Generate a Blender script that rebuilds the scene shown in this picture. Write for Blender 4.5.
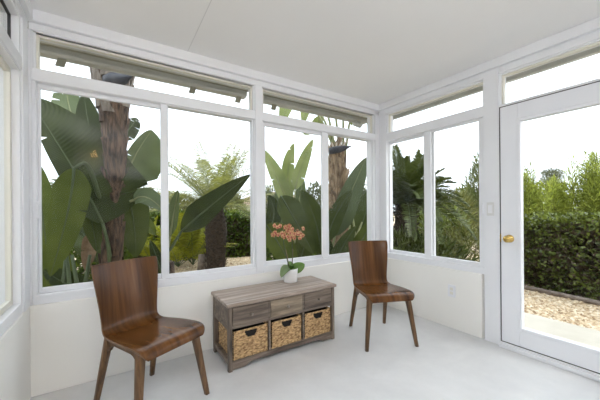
import bpy, bmesh, math, random
import numpy as np
from mathutils import Vector, Matrix

for o in list(bpy.data.objects):
    bpy.data.objects.remove(o)
S = bpy.context.scene
COL = S.collection
PI = math.pi

# ------------------------------------------------------------------ camera
F_PX, AZ, Y0, ROLL = 286.5, math.radians(32.93), 208.7, -0.0078
CAM = Vector((-2.761, -2.446, 1.181))
FW = Vector((math.sin(AZ), math.cos(AZ), 0))
RT = Vector((math.cos(AZ), -math.sin(AZ), 0))
UP = Vector((0, 0, 1))
cd = bpy.data.cameras.new('camera')
cam = bpy.data.objects.new('camera', cd)
COL.objects.link(cam)
cd.sensor_width = 36
cd.lens = F_PX / 600 * 36
cd.shift_y = (Y0 - 200) / 600
cd.clip_start, cd.clip_end = 0.02, 300
xa = (RT + UP * ROLL).normalized()
ya = (UP - RT * ROLL).normalized()
za = xa.cross(ya)
M = Matrix((xa, ya, za)).transposed().to_4x4()
M.translation = CAM
cam.matrix_world = M
S.camera = cam

# ------------------------------------------------------------------ sky, exposure
W = bpy.data.worlds.new('overcast_sky')
S.world = W
W.use_nodes = True
nt = W.node_tree
bg = nt.nodes['Background']
SKY = 1.6
tc = nt.nodes.new('ShaderNodeTexCoord')
nz = nt.nodes.new('ShaderNodeTexNoise')
nz.inputs['Scale'].default_value = 2.2
nz.inputs['Detail'].default_value = 4
rp = nt.nodes.new('ShaderNodeValToRGB')
rp.color_ramp.elements[0].position = 0.35
rp.color_ramp.elements[0].color = (0.82, 0.905, 1.0, 1)
rp.color_ramp.elements[1].position = 0.65
rp.color_ramp.elements[1].color = (0.88, 0.94, 1.0, 1)
nt.links.new(tc.outputs['Generated'], nz.inputs['Vector'])
nt.links.new(nz.outputs['Fac'], rp.inputs['Fac'])
nt.links.new(rp.outputs['Color'], bg.inputs['Color'])
bg.inputs['Strength'].default_value = SKY
sd = bpy.data.lights.new('veiled_sun', 'SUN')
sd.energy = 1.1
sd.angle = math.radians(50)
sd.color = (1.0, 0.97, 0.90)
sun = bpy.data.objects.new('veiled_sun', sd)
COL.objects.link(sun)
sun.rotation_euler = (math.radians(30), math.radians(22), 0)
S.view_settings.view_transform = 'Standard'
S.view_settings.look = 'None'
S.view_settings.gamma = 1
S.view_settings.use_curve_mapping = False
S.view_settings.exposure = 0.64
try:
    S.cycles.use_denoising = True
    S.cycles.max_bounces = 14
    S.cycles.diffuse_bounces = 8
    S.cycles.transparent_max_bounces = 24
    S.cycles.sample_clamp_indirect = 6
except Exception:
    pass

# ------------------------------------------------------------------ helpers
def ray(x, y):
    u = (x - 300) + ROLL * (y - Y0)
    v = (y - Y0) - ROLL * (x - 300)
    return FW + RT * (u / F_PX) - UP * (v / F_PX)
def at(x, y, D):
    return CAM + ray(x, y) * D
def onZ(x, y, z):
    r = ray(x, y)
    return CAM + r * ((z - CAM.z) / r.z)

class MB:
    """collects shapes for one mesh object"""
    def __init__(s):
        s.v, s.f, s.m, s.uv = [], [], [], {}
    def add(s, vs, fs, mi=0, uvs=None):
        b = len(s.v)
        s.v.extend([tuple(p) for p in vs])
        for f in fs:
            s.f.append(tuple(b + i for i in f)); s.m.append(mi)
        if uvs:
            for i, q in enumerate(uvs):
                s.uv[b + i] = q
    def box(s, x0, x1, y0, y1, z0, z1, mi=0):
        vs = [(x, y, z) for z in (z0, z1) for y in (y0, y1) for x in (x0, x1)]
        s.add(vs, [(0, 2, 3, 1), (4, 5, 7, 6), (0, 1, 5, 4), (2, 6, 7, 3), (0, 4, 6, 2), (1, 3, 7, 5)], mi)
    def frame_y(s, x0, x1, z0, z1, y0, y1, w, mi=0, wt=None, wb=None):      # rectangular frame in an xz plane
        wt = w if wt is None else wt; wb = w if wb is None else wb
        s.box(x0, x0 + w, y0, y1, z0, z1, mi); s.box(x1 - w, x1, y0, y1, z0, z1, mi)
        s.box(x0 + w, x1 - w, y0, y1, z1 - wt, z1, mi); s.box(x0 + w, x1 - w, y0, y1, z0, z0 + wb, mi)
    def frame_x(s, y0, y1, z0, z1, x0, x1, w, mi=0, wt=None, wb=None):
        wt = w if wt is None else wt; wb = w if wb is None else wb
        s.box(x0, x1, y0, y0 + w, z0, z1, mi); s.box(x0, x1, y1 - w, y1, z0, z1, mi)
        s.box(x0, x1, y0 + w, y1 - w, z1 - wt, z1, mi); s.box(x0, x1, y0 + w, y1 - w, z0, z0 + wb, mi)
    def tube(s, pts, rad, n=8, mi=0, cap=True):
        pts = [Vector(p) for p in pts]
        if not hasattr(rad, '__len__'):
            rad = [rad] * len(pts)
        ref = None
        vs, fs, uv = [], [], []
        for i, p in enumerate(pts):
            t = (pts[min(i + 1, len(pts) - 1)] - pts[max(i - 1, 0)]).normalized()
            if ref is None:
                ref = t.orthogonal().normalized()
            ref = (ref - t * ref.dot(t)).normalized()
            b = t.cross(ref)
            for k in range(n):
                a = 2 * PI * k / n
                vs.append(p + (ref * math.cos(a) + b * math.sin(a)) * rad[i])
                uv.append((k / n, i / max(1, len(pts) - 1)))
        for i in range(len(pts) - 1):
            for k in range(n):
                k2 = (k + 1) % n
                fs.append((i * n + k, i * n + k2, (i + 1) * n + k2, (i + 1) * n + k))
        if cap:
            fs.append(tuple(range(n - 1, -1, -1)))
            fs.append(tuple((len(pts) - 1) * n + k for k in range(n)))
        s.add(vs, fs, mi, uv)
    def lathe(s, prof, c=(0, 0, 0), n=24, mi=0):
        vs, fs = [], []
        for r, z in prof:
            for k in range(n):
                a = 2 * PI * k / n
                vs.append((c[0] + r * math.cos(a), c[1] + r * math.sin(a), c[2] + z))
        for i in range(len(prof) - 1):
            for k in range(n):
                k2 = (k + 1) % n
                fs.append((i * n + k, i * n + k2, (i + 1) * n + k2, (i + 1) * n + k))
        s.add(vs, fs, mi)
    def grid(s, P, uvs=None, mi=0, skip=None):
        """P: rows x cols of points"""
        R, C_ = len(P), len(P[0])
        vs = [p for row in P for p in row]
        uv = None
        if uvs is not None:
            uv = [q for row in uvs for q in row]
        fs = []
        for i in range(R - 1):
            for j in range(C_ - 1):
                if skip and skip(i, j):
                    continue
                fs.append((i * C_ + j, i * C_ + j + 1, (i + 1) * C_ + j + 1, (i + 1) * C_ + j))
        s.add(vs, fs, mi, uv)
    def build(s, name, mats, parent=None, smooth=False, bevel=0, world=None):
        me = bpy.data.meshes.new(name)
        me.from_pydata(s.v, [], s.f)
        if not isinstance(mats, (list, tuple)):
            mats = [mats]
        for m in mats:
            me.materials.append(m)
        if len(mats) > 1:
            me.polygons.foreach_set('material_index', s.m)
        if s.uv:
            l = me.uv_layers.new(name='UVMap')
            idx = np.empty(len(me.loops), dtype=np.int32)
            me.loops.foreach_get('vertex_index', idx)
            arr = np.zeros((len(s.v), 2), dtype=np.float32)
            for k, q in s.uv.items():
                arr[k] = q
            l.data.foreach_set('uv', arr[idx].ravel())
        if smooth:
            me.polygons.foreach_set('use_smooth', [True] * len(me.polygons))
        me.update()
        o = bpy.data.objects.new(name, me)
        COL.objects.link(o)
        if parent is not None:
            o.parent = parent
            if world:
                o.matrix_parent_inverse = Matrix.Translation(-parent.location) if world == 'loc' else parent.matrix_basis.inverted()
        if bevel:
            b = o.modifiers.new('bevel', 'BEVEL')
            b.width = bevel; b.segments = 2; b.limit_method = 'ANGLE'
        return o

def thing(name, label, cat, loc=(0, 0, 0), rz=0, group=None):
    o = bpy.data.objects.new(name, None)
    COL.objects.link(o)
    o.location = loc; o.rotation_euler = (0, 0, rz)
    o.empty_display_size = 0.1
    return tag(o, label, cat, group)
def tag(o, label, cat, group=None, kind=None):
    o['label'] = label; o['category'] = cat
    if group: o['group'] = group
    if kind: o['kind'] = kind
    return o
def struct(o):
    o['kind'] = 'structure'
    return o
def copy_tree(o, parent=None):
    c = o.copy(); COL.objects.link(c)
    if parent is not None: c.parent = parent
    for ch in list(o.children):
        copy_tree(ch, c)
    return c

# ------------------------------------------------------------------ materials
def new_mat(name):
    m = bpy.data.materials.new(name); m.use_nodes = True
    n = m.node_tree
    return m, n, n.nodes['Principled BSDF'], n.nodes['Material Output']
def N(n, t, **kw):
    q = n.nodes.new(t)
    for k, v in kw.items():
        if k in q.inputs: q.inputs[k].default_value = v
        else: setattr(q, k, v)
    return q
def ramp(n, stops):
    r = n.nodes.new('ShaderNodeValToRGB')
    e = r.color_ramp.elements
    while len(e) < len(stops): e.new(0.5)
    for i, (p, c) in enumerate(stops):
        e[i].position = p; e[i].color = (*c, 1)
    return r
def coords(n, scale=(1, 1, 1), kind='Object', rot=(0, 0, 0)):
    t = n.nodes.new('ShaderNodeTexCoord')
    mp = n.nodes.new('ShaderNodeMapping')
    mp.inputs['Scale'].default_value = scale
    mp.inputs['Rotation'].default_value = rot
    n.links.new(t.outputs[kind], mp.inputs['Vector'])
    return mp
def mottled(name, c1, c2, scale=3, rough=0.5, detail=4, sc=(1, 1, 1), bump=0, bscale=None, lo=0.35, hi=0.65, spec=0.5):
    m, n, p, out = new_mat(name)
    mp = coords(n, sc)
    z = N(n, 'ShaderNodeTexNoise', Scale=scale, Detail=detail)
    r = ramp(n, [(lo, c1), (hi, c2)])
    n.links.new(mp.outputs[0], z.inputs['Vector'])
    n.links.new(z.outputs['Fac'], r.inputs['Fac'])
    n.links.new(r.outputs['Color'], p.inputs['Base Color'])
    p.inputs['Roughness'].default_value = rough
    p.inputs['Specular IOR Level'].default_value = spec
    if bump:
        z2 = N(n, 'ShaderNodeTexNoise', Scale=bscale or scale * 6, Detail=3)
        b = N(n, 'ShaderNodeBump', Strength=bump, Distance=0.01)
        n.links.new(mp.outputs[0], z2.inputs['Vector'])
        n.links.new(z2.outputs['Fac'], b.inputs['Height'])
        n.links.new(b.outputs[0], p.inputs['Normal'])
    return m
def wood(name, stops, sx=(40, 40, 2.5), rough=0.4, kind='Object', bump=0.08, spec=0.5, coat=0):
    m, n, p, out = new_mat(name)
    mp = coords(n, sx, kind)
    z = N(n, 'ShaderNodeTexNoise', Scale=1.0, Detail=6, Roughness=0.62, Distortion=0.35)
    r = ramp(n, stops)
    n.links.new(mp.outputs[0], z.inputs['Vector'])
    n.links.new(z.outputs['Fac'], r.inputs['Fac'])
    z3 = N(n, 'ShaderNodeTexNoise', Scale=0.35, Detail=3)
    mr = N(n, 'ShaderNodeMapRange'); mr.inputs[1].default_value = 0.3; mr.inputs[2].default_value = 0.7
    mr.inputs[3].default_value = 0.68; mr.inputs[4].default_value = 1.3
    n.links.new(mp.outputs[0], z3.inputs['Vector']); n.links.new(z3.outputs['Fac'], mr.inputs[0])
    vm = N(n, 'ShaderNodeVectorMath', operation='SCALE')
    n.links.new(r.outputs['Color'], vm.inputs[0]); n.links.new(mr.outputs[0], vm.inputs['Scale'])
    n.links.new(vm.outputs[0], p.inputs['Base Color'])
    p.inputs['Roughness'].default_value = rough
    p.inputs['Specular IOR Level'].default_value = spec
    p.inputs['Coat Weight'].default_value = coat
    b = N(n, 'ShaderNodeBump', Strength=bump, Distance=0.005)
    n.links.new(z.outputs['Fac'], b.inputs['Height'])
    n.links.new(b.outputs[0], p.inputs['Normal'])
    return m
def leafmat(name, c1, c2, vein=None, rough=0.4, trans=0.25, veins=0, spec=0.25, island=0):
    """leaf: noise-varied green, optional fine side veins from the UVs, some light passing through"""
    m, n, p, out = new_mat(name)
    mp = coords(n, (1, 1, 1))
    z = N(n, 'ShaderNodeTexNoise', Scale=5, Detail=3)
    r = ramp(n, [(0.3, c1), (0.7, c2)])
    n.links.new(mp.outputs[0], z.inputs['Vector'])
    n.links.new(z.outputs['Fac'], r.inputs['Fac'])
    colout = r.outputs['Color']
    if island:
        gi = n.nodes.new('ShaderNodeNewGeometry')
        mi_ = N(n, 'ShaderNodeMapRange'); mi_.inputs[3].default_value = 1 - island; mi_.inputs[4].default_value = 1 + island
        n.links.new(gi.outputs['Random Per Island'], mi_.inputs[0])
        vm = N(n, 'ShaderNodeVectorMath', operation='SCALE')
        n.links.new(colout, vm.inputs[0]); n.links.new(mi_.outputs[0], vm.inputs['Scale'])
        colout = vm.outputs[0]
    if veins:
        t = n.nodes.new('ShaderNodeTexCoord')
        sx = n.nodes.new('ShaderNodeSeparateXYZ')
        n.links.new(t.outputs['UV'], sx.inputs[0])
        a = N(n, 'ShaderNodeMath', operation='ABSOLUTE'); n.links.new(sx.outputs[0], a.inputs[0])
        mu = N(n, 'ShaderNodeMath', operation='MULTIPLY_ADD'); mu.inputs[1].default_value = -0.12
        n.links.new(a.outputs[0], mu.inputs[0]); n.links.new(sx.outputs[1], mu.inputs[2])
        f = N(n, 'ShaderNodeMath', operation='MULTIPLY'); f.inputs[1].default_value = veins
        n.links.new(mu.outputs[0], f.inputs[0])
        sn = N(n, 'ShaderNodeMath', operation='SINE'); n.links.new(f.outputs[0], sn.inputs[0])
        mr = N(n, 'ShaderNodeMapRange'); mr.inputs[1].default_value = 0.2; mr.inputs[2].default_value = 1
        mr.inputs[3].default_value = 0; mr.inputs[4].default_value = 0.45
        n.links.new(sn.outputs[0], mr.inputs[0])
        mx = N(n, 'ShaderNodeMix', data_type='RGBA')
        n.links.new(mr.outputs[0], mx.inputs[0]); n.links.new(colout, mx.inputs[6])
        mx.inputs[7].default_value = (*(vein or c2), 1)
        colout = mx.outputs[2]
        b = N(n, 'ShaderNodeBump', Strength=0.25, Distance=0.004)
        n.links.new(sn.outputs[0], b.inputs['Height']); n.links.new(b.outputs[0], p.inputs['Normal'])
    n.links.new(colout, p.inputs['Base Color'])
    p.inputs['Roughness'].default_value = rough
    p.inputs['Specular IOR Level'].default_value = spec
    if trans:
        tr = n.nodes.new('ShaderNodeBsdfTranslucent')
        g = N(n, 'ShaderNodeMix', data_type='RGBA', blend_type='MULTIPLY'); g.inputs[0].default_value = 1
        n.links.new(colout, g.inputs[6]); g.inputs[7].default_value = (1.6, 1.5, 0.6, 1)
        n.links.new(g.outputs[2], tr.inputs['Color'])
        ms = n.nodes.new('ShaderNodeMixShader'); ms.inputs[0].default_value = trans
        n.links.new(p.outputs[0], ms.inputs[1]); n.links.new(tr.outputs[0], ms.inputs[2])
        n.links.new(ms.outputs[0], out.inputs['Surface'])
    return m

M_wall = mottled('cream_wall_paint', (0.835, 0.825, 0.79), (0.86, 0.85, 0.815), 2, 0.6, bump=0.05, bscale=120, spec=0.25)
M_ceil = mottled('white_ceiling_paint', (0.87, 0.87, 0.875), (0.89, 0.89, 0.895), 1.2, 0.7, spec=0.2)
M_frame = mottled('white_vinyl_frame', (0.79, 0.80, 0.83), (0.82, 0.83, 0.855), 2, 0.35, spec=0.4)
M_cream = mottled('cream_glazing_bead', (0.74, 0.72, 0.64), (0.78, 0.76, 0.68), 3, 0.4)
M_gasket = mottled('dark_rubber_gasket', (0.03, 0.03, 0.035), (0.05, 0.05, 0.05), 5, 0.6)
M_door = mottled('white_door_enamel', (0.81, 0.825, 0.865), (0.84, 0.855, 0.89), 2, 0.3, spec=0.4)
M_eave = mottled('olive_beige_eave_paint', (0.33, 0.32, 0.25), (0.38, 0.37, 0.29), 3, 0.6)
M_gutter = mottled('weathered_white_gutter', (0.56, 0.56, 0.53), (0.66, 0.66, 0.63), 3, 0.45)
M_roof = mottled('grey_roof_shingle', (0.2, 0.19, 0.18), (0.28, 0.27, 0.25), 20, 0.8)
M_stucco = mottled('white_stucco', (0.72, 0.70, 0.66), (0.78, 0.76, 0.72), 6, 0.8, bump=0.2, bscale=80)
M_conc = mottled('pale_concrete', (0.50, 0.465, 0.395), (0.58, 0.545, 0.475), 3, 0.75, bump=0.1, bscale=60)

def floor_mat():
    m, n, p, out = new_mat('polished_white_cement')
    mp = coords(n, (1, 1, 1))
    a = N(n, 'ShaderNodeTexNoise', Scale=1.4, Detail=6, Roughness=0.6, Distortion=0.8)
    b = N(n, 'ShaderNodeTexNoise', Scale=6, Detail=5, Roughness=0.65)
    n.links.new(mp.outputs[0], a.inputs['Vector']); n.links.new(mp.outputs[0], b.inputs['Vector'])
    ad = N(n, 'ShaderNodeMix', data_type='FLOAT'); ad.inputs[0].default_value = 0.35
    n.links.new(a.outputs['Fac'], ad.inputs[2]); n.links.new(b.outputs['Fac'], ad.inputs[3])
    r = ramp(n, [(0.3, (0.58, 0.585, 0.595)), (0.5, (0.65, 0.655, 0.66)), (0.68, (0.72, 0.725, 0.735))])
    n.links.new(ad.outputs[0], r.inputs['Fac'])
    n.links.new(r.outputs['Color'], p.inputs['Base Color'])
    rr = N(n, 'ShaderNodeMapRange'); rr.inputs[3].default_value = 0.28; rr.inputs[4].default_value = 0.48
    n.links.new(b.outputs['Fac'], rr.inputs[0]); n.links.new(rr.outputs[0], p.inputs['Roughness'])
    p.inputs['Specular IOR Level'].default_value = 0.4
    return m
M_floor = floor_mat()

def glass_mat():
    m, n, p, out = new_mat('clear_window_glass')
    n.nodes.remove(p)
    t = n.nodes.new('ShaderNodeBsdfTransparent'); t.inputs['Color'].default_value = (0.985, 0.99, 0.985, 1)
    g = n.nodes.new('ShaderNodeBsdfGlossy'); g.inputs['Roughness'].default_value = 0.0
    lw = N(n, 'ShaderNodeLayerWeight', Blend=0.5)
    pw = N(n, 'ShaderNodeMath', operation='POWER'); pw.inputs[1].default_value = 5
    n.links.new(lw.outputs['Facing'], pw.inputs[0])
    ma = N(n, 'ShaderNodeMath', operation='MULTIPLY_ADD'); ma.inputs[1].default_value = 0.35; ma.inputs[2].default_value = 0.005
    n.links.new(pw.outputs[0], ma.inputs[0])
    mx = n.nodes.new('ShaderNodeMixShader')
    n.links.new(ma.outputs[0], mx.inputs[0]); n.links.new(t.outputs[0], mx.inputs[1]); n.links.new(g.outputs[0], mx.inputs[2])
    n.links.new(mx.outputs[0], out.inputs['Surface'])
    return m
M_glass = glass_mat()

def brass_mat():
    m, n, p, out = new_mat('polished_brass')
    z = N(n, 'ShaderNodeTexNoise', Scale=40, Detail=2)
    r = ramp(n, [(0.3, (0.62, 0.42, 0.12)), (0.7, (0.78, 0.56, 0.2))])
    n.links.new(z.outputs['Fac'], r.inputs['Fac']); n.links.new(r.outputs['Color'], p.inputs['Base Color'])
    p.inputs['Metallic'].default_value = 1; p.inputs['Roughness'].default_value = 0.22
    return m
M_brass = brass_mat()
M_steel = mottled('grey_metal', (0.5, 0.5, 0.5), (0.6, 0.6, 0.6), 10, 0.35)

# chairs and cabinet
M_walnut = wood('walnut_veneer', [(0.28, (0.024, 0.008, 0.002)), (0.44, (0.082, 0.030, 0.007)), (0.58, (0.135, 0.054, 0.014)), (0.75, (0.215, 0.096, 0.030))], (15, 0.7, 1), 0.22, 'UV', 0.01, 0.36, 0.0)
M_leg = wood('walnut_solid', [(0.3, (0.045, 0.021, 0.007)), (0.5, (0.115, 0.056, 0.020)), (0.7, (0.18, 0.095, 0.038))], (60, 60, 4), 0.4, 'Object', 0.04)
M_edge = wood('plywood_edge', [(0.3, (0.10, 0.05, 0.022)), (0.7, (0.24, 0.13, 0.06))], (4, 4, 160), 0.45, 'Object', 0.02)
GREYS = [(0.27, (0.05, 0.036, 0.026)), (0.45, (0.13, 0.098, 0.075)), (0.6, (0.20, 0.155, 0.12)), (0.75, (0.31, 0.25, 0.20))]
M_cab = wood('weathered_grey_brown_wood', GREYS, (3, 45, 45), 0.55, 'Object', 0.12)
M_cabv = wood('weathered_grey_brown_upright', GREYS, (45, 45, 3), 0.55, 'Object', 0.12)
M_cabtop = wood('weathered_top_boards', [(0.27, (0.13, 0.095, 0.072)), (0.45, (0.29, 0.225, 0.18)), (0.6, (0.41, 0.33, 0.275)), (0.75, (0.54, 0.46, 0.39))], (2.4, 38, 38), 0.42, 'Object', 0.1)
M_drawer_mid = wood('tan_weathered_drawer_wood', [(0.27, (0.10, 0.075, 0.05)), (0.45, (0.235, 0.18, 0.125)), (0.6, (0.33, 0.26, 0.185)), (0.75, (0.44, 0.36, 0.27))], (4, 40, 40), 0.5, 'Object', 0.12)
M_knob = mottled('aged_pewter_knob', (0.2, 0.17, 0.14), (0.3, 0.26, 0.22), 30, 0.4)
M_knob.node_tree.nodes['Principled BSDF'].inputs['Metallic'].default_value = 0.6
M_basket = mottled('water_hyacinth_weave', (0.17, 0.085, 0.028), (0.66, 0.44, 0.215), 42, 0.6, 3, (1, 1, 1.8), bump=0.4, bscale=160, lo=0.32, hi=0.66)
M_inshade = mottled('basket_inside_shade', (0.012, 0.012, 0.012), (0.02, 0.02, 0.02), 20, 0.8)  # near-black colour paints the shade inside the baskets

# plants
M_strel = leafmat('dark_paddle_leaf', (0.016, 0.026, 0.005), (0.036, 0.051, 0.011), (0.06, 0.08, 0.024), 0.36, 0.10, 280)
M_olive = leafmat('olive_paddle_leaf', (0.056, 0.080, 0.012), (0.10, 0.13, 0.028), (0.11, 0.14, 0.04), 0.42, 0.2, 280)  # lighter olive green of some blades
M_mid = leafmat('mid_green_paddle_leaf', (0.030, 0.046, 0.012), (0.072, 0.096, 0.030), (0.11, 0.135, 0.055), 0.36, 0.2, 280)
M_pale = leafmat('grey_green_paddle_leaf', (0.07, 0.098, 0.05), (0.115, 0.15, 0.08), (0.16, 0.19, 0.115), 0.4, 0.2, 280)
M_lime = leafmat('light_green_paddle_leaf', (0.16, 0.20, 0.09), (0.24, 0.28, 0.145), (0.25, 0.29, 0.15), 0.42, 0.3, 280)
M_rib = leafmat('pale_midrib', (0.20, 0.22, 0.10), (0.28, 0.29, 0.15), None, 0.45, 0)
M_ribdark = leafmat('green_midrib', (0.07, 0.095, 0.045), (0.11, 0.14, 0.07), None, 0.45, 0)
M_bark = mottled('strelitzia_brown_bark', (0.022, 0.013, 0.008), (0.145, 0.09, 0.058), 12, 0.8, 6, (3, 3, 0.7), bump=0.6, bscale=30)
M_sheath = mottled('dry_grey_leaf_sheath', (0.085, 0.065, 0.05), (0.24, 0.205, 0.17), 7, 0.8, 5, (3, 3, 0.7), bump=0.5, bscale=30)
M_barkl = mottled('tan_plaited_bark', (0.14, 0.09, 0.05), (0.40, 0.29, 0.18), 10, 0.8, 6, (3, 3, 0.7), bump=0.5, bscale=30)
M_spathe = mottled('dark_flower_spathe', (0.035, 0.038, 0.05), (0.09, 0.09, 0.10), 8, 0.5)
M_petal = mottled('cream_flower_sepals', (0.5, 0.42, 0.33), (0.66, 0.58, 0.48), 12, 0.6)
M_palmtrunk = mottled('dark_palm_boots', (0.018, 0.012, 0.008), (0.075, 0.052, 0.035), 24, 0.9, 4, bump=0.5, bscale=60)
M_frond = leafmat('palm_leaflets', (0.17, 0.19, 0.07), (0.30, 0.32, 0.15), None, 0.45, 0.3, island=0.35)
M_yfrond = leafmat('yellow_green_leaflets', (0.22, 0.25, 0.025), (0.34, 0.35, 0.05), None, 0.5, 0.35, island=0.35)
M_cycad = leafmat('cycad_leaflets', (0.040, 0.056, 0.013), (0.095, 0.120, 0.036), None, 0.35, 0.12, island=0.3)
M_hedge = leafmat('hedge_leaves', (0.035, 0.065, 0.007), (0.105, 0.155, 0.02), None, 0.45, 0.2, island=0.6)
M_hedged = leafmat('privet_leaves', (0.07, 0.097, 0.02), (0.17, 0.20, 0.052), None, 0.38, 0.2, 0, 0.35, 0.65)
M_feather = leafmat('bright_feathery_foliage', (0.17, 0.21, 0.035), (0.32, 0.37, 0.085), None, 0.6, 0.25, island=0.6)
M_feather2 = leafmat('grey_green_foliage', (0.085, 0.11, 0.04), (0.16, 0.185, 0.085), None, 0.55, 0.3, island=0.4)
M_bush = leafmat('olive_bush_leaves', (0.09, 0.10, 0.035), (0.20, 0.205, 0.09), None, 0.55, 0.25, island=0.45)
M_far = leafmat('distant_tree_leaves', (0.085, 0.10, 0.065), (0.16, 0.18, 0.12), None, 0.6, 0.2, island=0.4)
M_twig = mottled('brown_twigs', (0.07, 0.05, 0.03), (0.16, 0.12, 0.08), 10, 0.85)
M_dry = mottled('dry_brown_leaves', (0.16, 0.10, 0.055), (0.34, 0.24, 0.15), 8, 0.8)
M_mulch = mottled('reddish_bark_mulch', (0.09, 0.055, 0.035), (0.24, 0.16, 0.11), 40, 0.9, bump=0.5)
M_timber = mottled('grey_timber_edging', (0.16, 0.12, 0.10), (0.30, 0.25, 0.21), 14, 0.8)

def gravel_mat(name='tan_gravel'):
    m, n, p, out = new_mat(name)
    mp = coords(n, (1, 1, 1))
    v = N(n, 'ShaderNodeTexVoronoi', Scale=34)
    n.links.new(mp.outputs[0], v.inputs['Vector'])
    sx = n.nodes.new('ShaderNodeSeparateColor')
    n.links.new(v.outputs['Color'], sx.inputs[0])
    r = ramp(n, [(0.0, (0.36, 0.25, 0.15)), (0.35, (0.58, 0.44, 0.28)), (0.7, (0.72, 0.585, 0.41)), (1.0, (0.84, 0.74, 0.58))])
    n.links.new(sx.outputs[0], r.inputs['Fac'])
    n.links.new(r.outputs['Color'], p.inputs['Base Color'])
    p.inputs['Roughness'].default_value = 0.8
    b = N(n, 'ShaderNodeBump', Strength=0.8, Distance=0.015)
    iv = N(n, 'ShaderNodeMath', operation='SUBTRACT'); iv.inputs[0].default_value = 1
    n.links.new(v.outputs['Distance'], iv.inputs[1]); n.links.new(iv.outputs[0], b.inputs['Height'])
    n.links.new(b.outputs[0], p.inputs['Normal'])
    return m
M_gravel = gravel_mat()
def pebble_mat():
    m, n, p, out = new_mat('tan_pebbles')
    g = n.nodes.new('ShaderNodeNewGeometry')
    r = ramp(n, [(0.0, (0.32, 0.21, 0.12)), (0.25, (0.58, 0.44, 0.28)), (0.7, (0.74, 0.61, 0.43)), (1.0, (0.88, 0.79, 0.64))])
    n.links.new(g.outputs['Random Per Island'], r.inputs['Fac'])
    n.links.new(r.outputs['Color'], p.inputs['Base Color'])
    p.inputs['Roughness'].default_value = 0.75
    return m
M_pebble = pebble_mat()

# ================================================================== STRUCTURE
XL = -3.211           # left wall inner face
YF = -3.60            # house wall behind the camera
H = 2.45
GZ = -0.15            # garden level

mb = MB(); mb.box(XL - 0.14, 0.14, YF - 0.14, 0.14, GZ - 0.05, 0); struct(mb.build('floor', M_floor))
mb = MB(); mb.box(XL - 0.14, 0.14, YF - 0.14, 0.14, H, H + 0.12); struct(mb.build('ceiling', M_ceil))
# roof with eaves, gutter outside
mb = MB(); mb.box(XL - 0.6, 0.36, YF - 0.14, 0.52, H + 0.12, H + 0.20); struct(mb.build('roof', M_roof))
mb = MB()
mb.box(XL - 0.6, 0.36, 0.14, 0.44, 2.44, H + 0.12)                      # soffit, back
mb.box(0.14, 0.34, YF - 0.14, 0.14, 2.44, H + 0.12)                     # soffit, right
mb.box(XL - 0.6, XL - 0.14, YF - 0.14, 0.14, 2.44, H + 0.12)            # soffit, left
mb.box(0.30, 0.345, YF - 0.14, 0.44, 2.345, 2.58, 1)                      # fascia, right
mb.box(XL - 0.6, 0.30, 0.30, 0.345, 2.415, 2.445, 1)
o = struct(mb.build('eave', [M_eave, M_gutter]))

# seam in the ceiling panels
mb = MB(); mb.box(-2.262, -2.257, YF, 0, H - 0.0015, H + 0.01); struct(mb.build('trim_1', mottled('ceiling_seam_caulk', (0.70, 0.70, 0.71), (0.73, 0.73, 0.74), 3, 0.7)))

# low walls
mb = MB(); mb.box(XL - 0.12, 0.12, 0.0, 0.12, 0, 0.578); struct(mb.build('wall_back', M_wall, bevel=0.006))
mb = MB(); mb.box(0.0, 0.12, -1.172, 0.0, 0, 0.58); mb.box(0, 0.12, YF, -2.36, 0, 0.58)
struct(mb.build('wall_right', M_wall, bevel=0.006))
mb = MB(); mb.box(XL - 0.12, XL, YF, 0.0, 0, 0.578); struct(mb.build('wall_left', M_wall, bevel=0.006))
mb = MB(); mb.box(XL - 0.12, 0.12, YF - 0.12, YF, 0, H); struct(mb.build('wall_front', mottled('pale_grey_house_wall', (0.60, 0.60, 0.61), (0.64, 0.64, 0.65), 4, 0.7)))

# header boards under the ceiling and corner posts
mb = MB()
mb.box(XL, 0.0, -0.035, 0.0, 2.375, H); mb.box(XL, 0, 0.0, 0.12, 2.33, H)
struct(mb.build('trim_2', M_frame, bevel=0.005))
mb = MB()
mb.box(-0.035, 0.0, YF, -0.035, 2.375, H); mb.box(0, 0.12, YF, -0.0, 2.32, H)
struct(mb.build('trim_3', M_frame, bevel=0.005))
mb = MB()
mb.box(XL, XL + 0.03, YF, -0.035, 2.375, H); mb.box(XL - 0.12, XL, YF, 0.0, 2.334, H)
struct(mb.build('trim_4', M_frame, bevel=0.005))
mb = MB()
mb.box(-0.066, 0.12, 0.004, 0.12, 0.578, 2.34); mb.box(0.004, 0.12, -0.104, 0.004, 0.578, 2.34); mb.box(-0.066, 0.004, -0.0, 0.004, 0.58, 2.36)
struct(mb.build('trim_5', M_frame, bevel=0.005))
mb = MB()
mb.box(XL - 0.12, XL + 0.012, 0.005, 0.12, 0.578, 2.334)
struct(mb.build('trim_6', M_frame, bevel=0.005))

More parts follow.
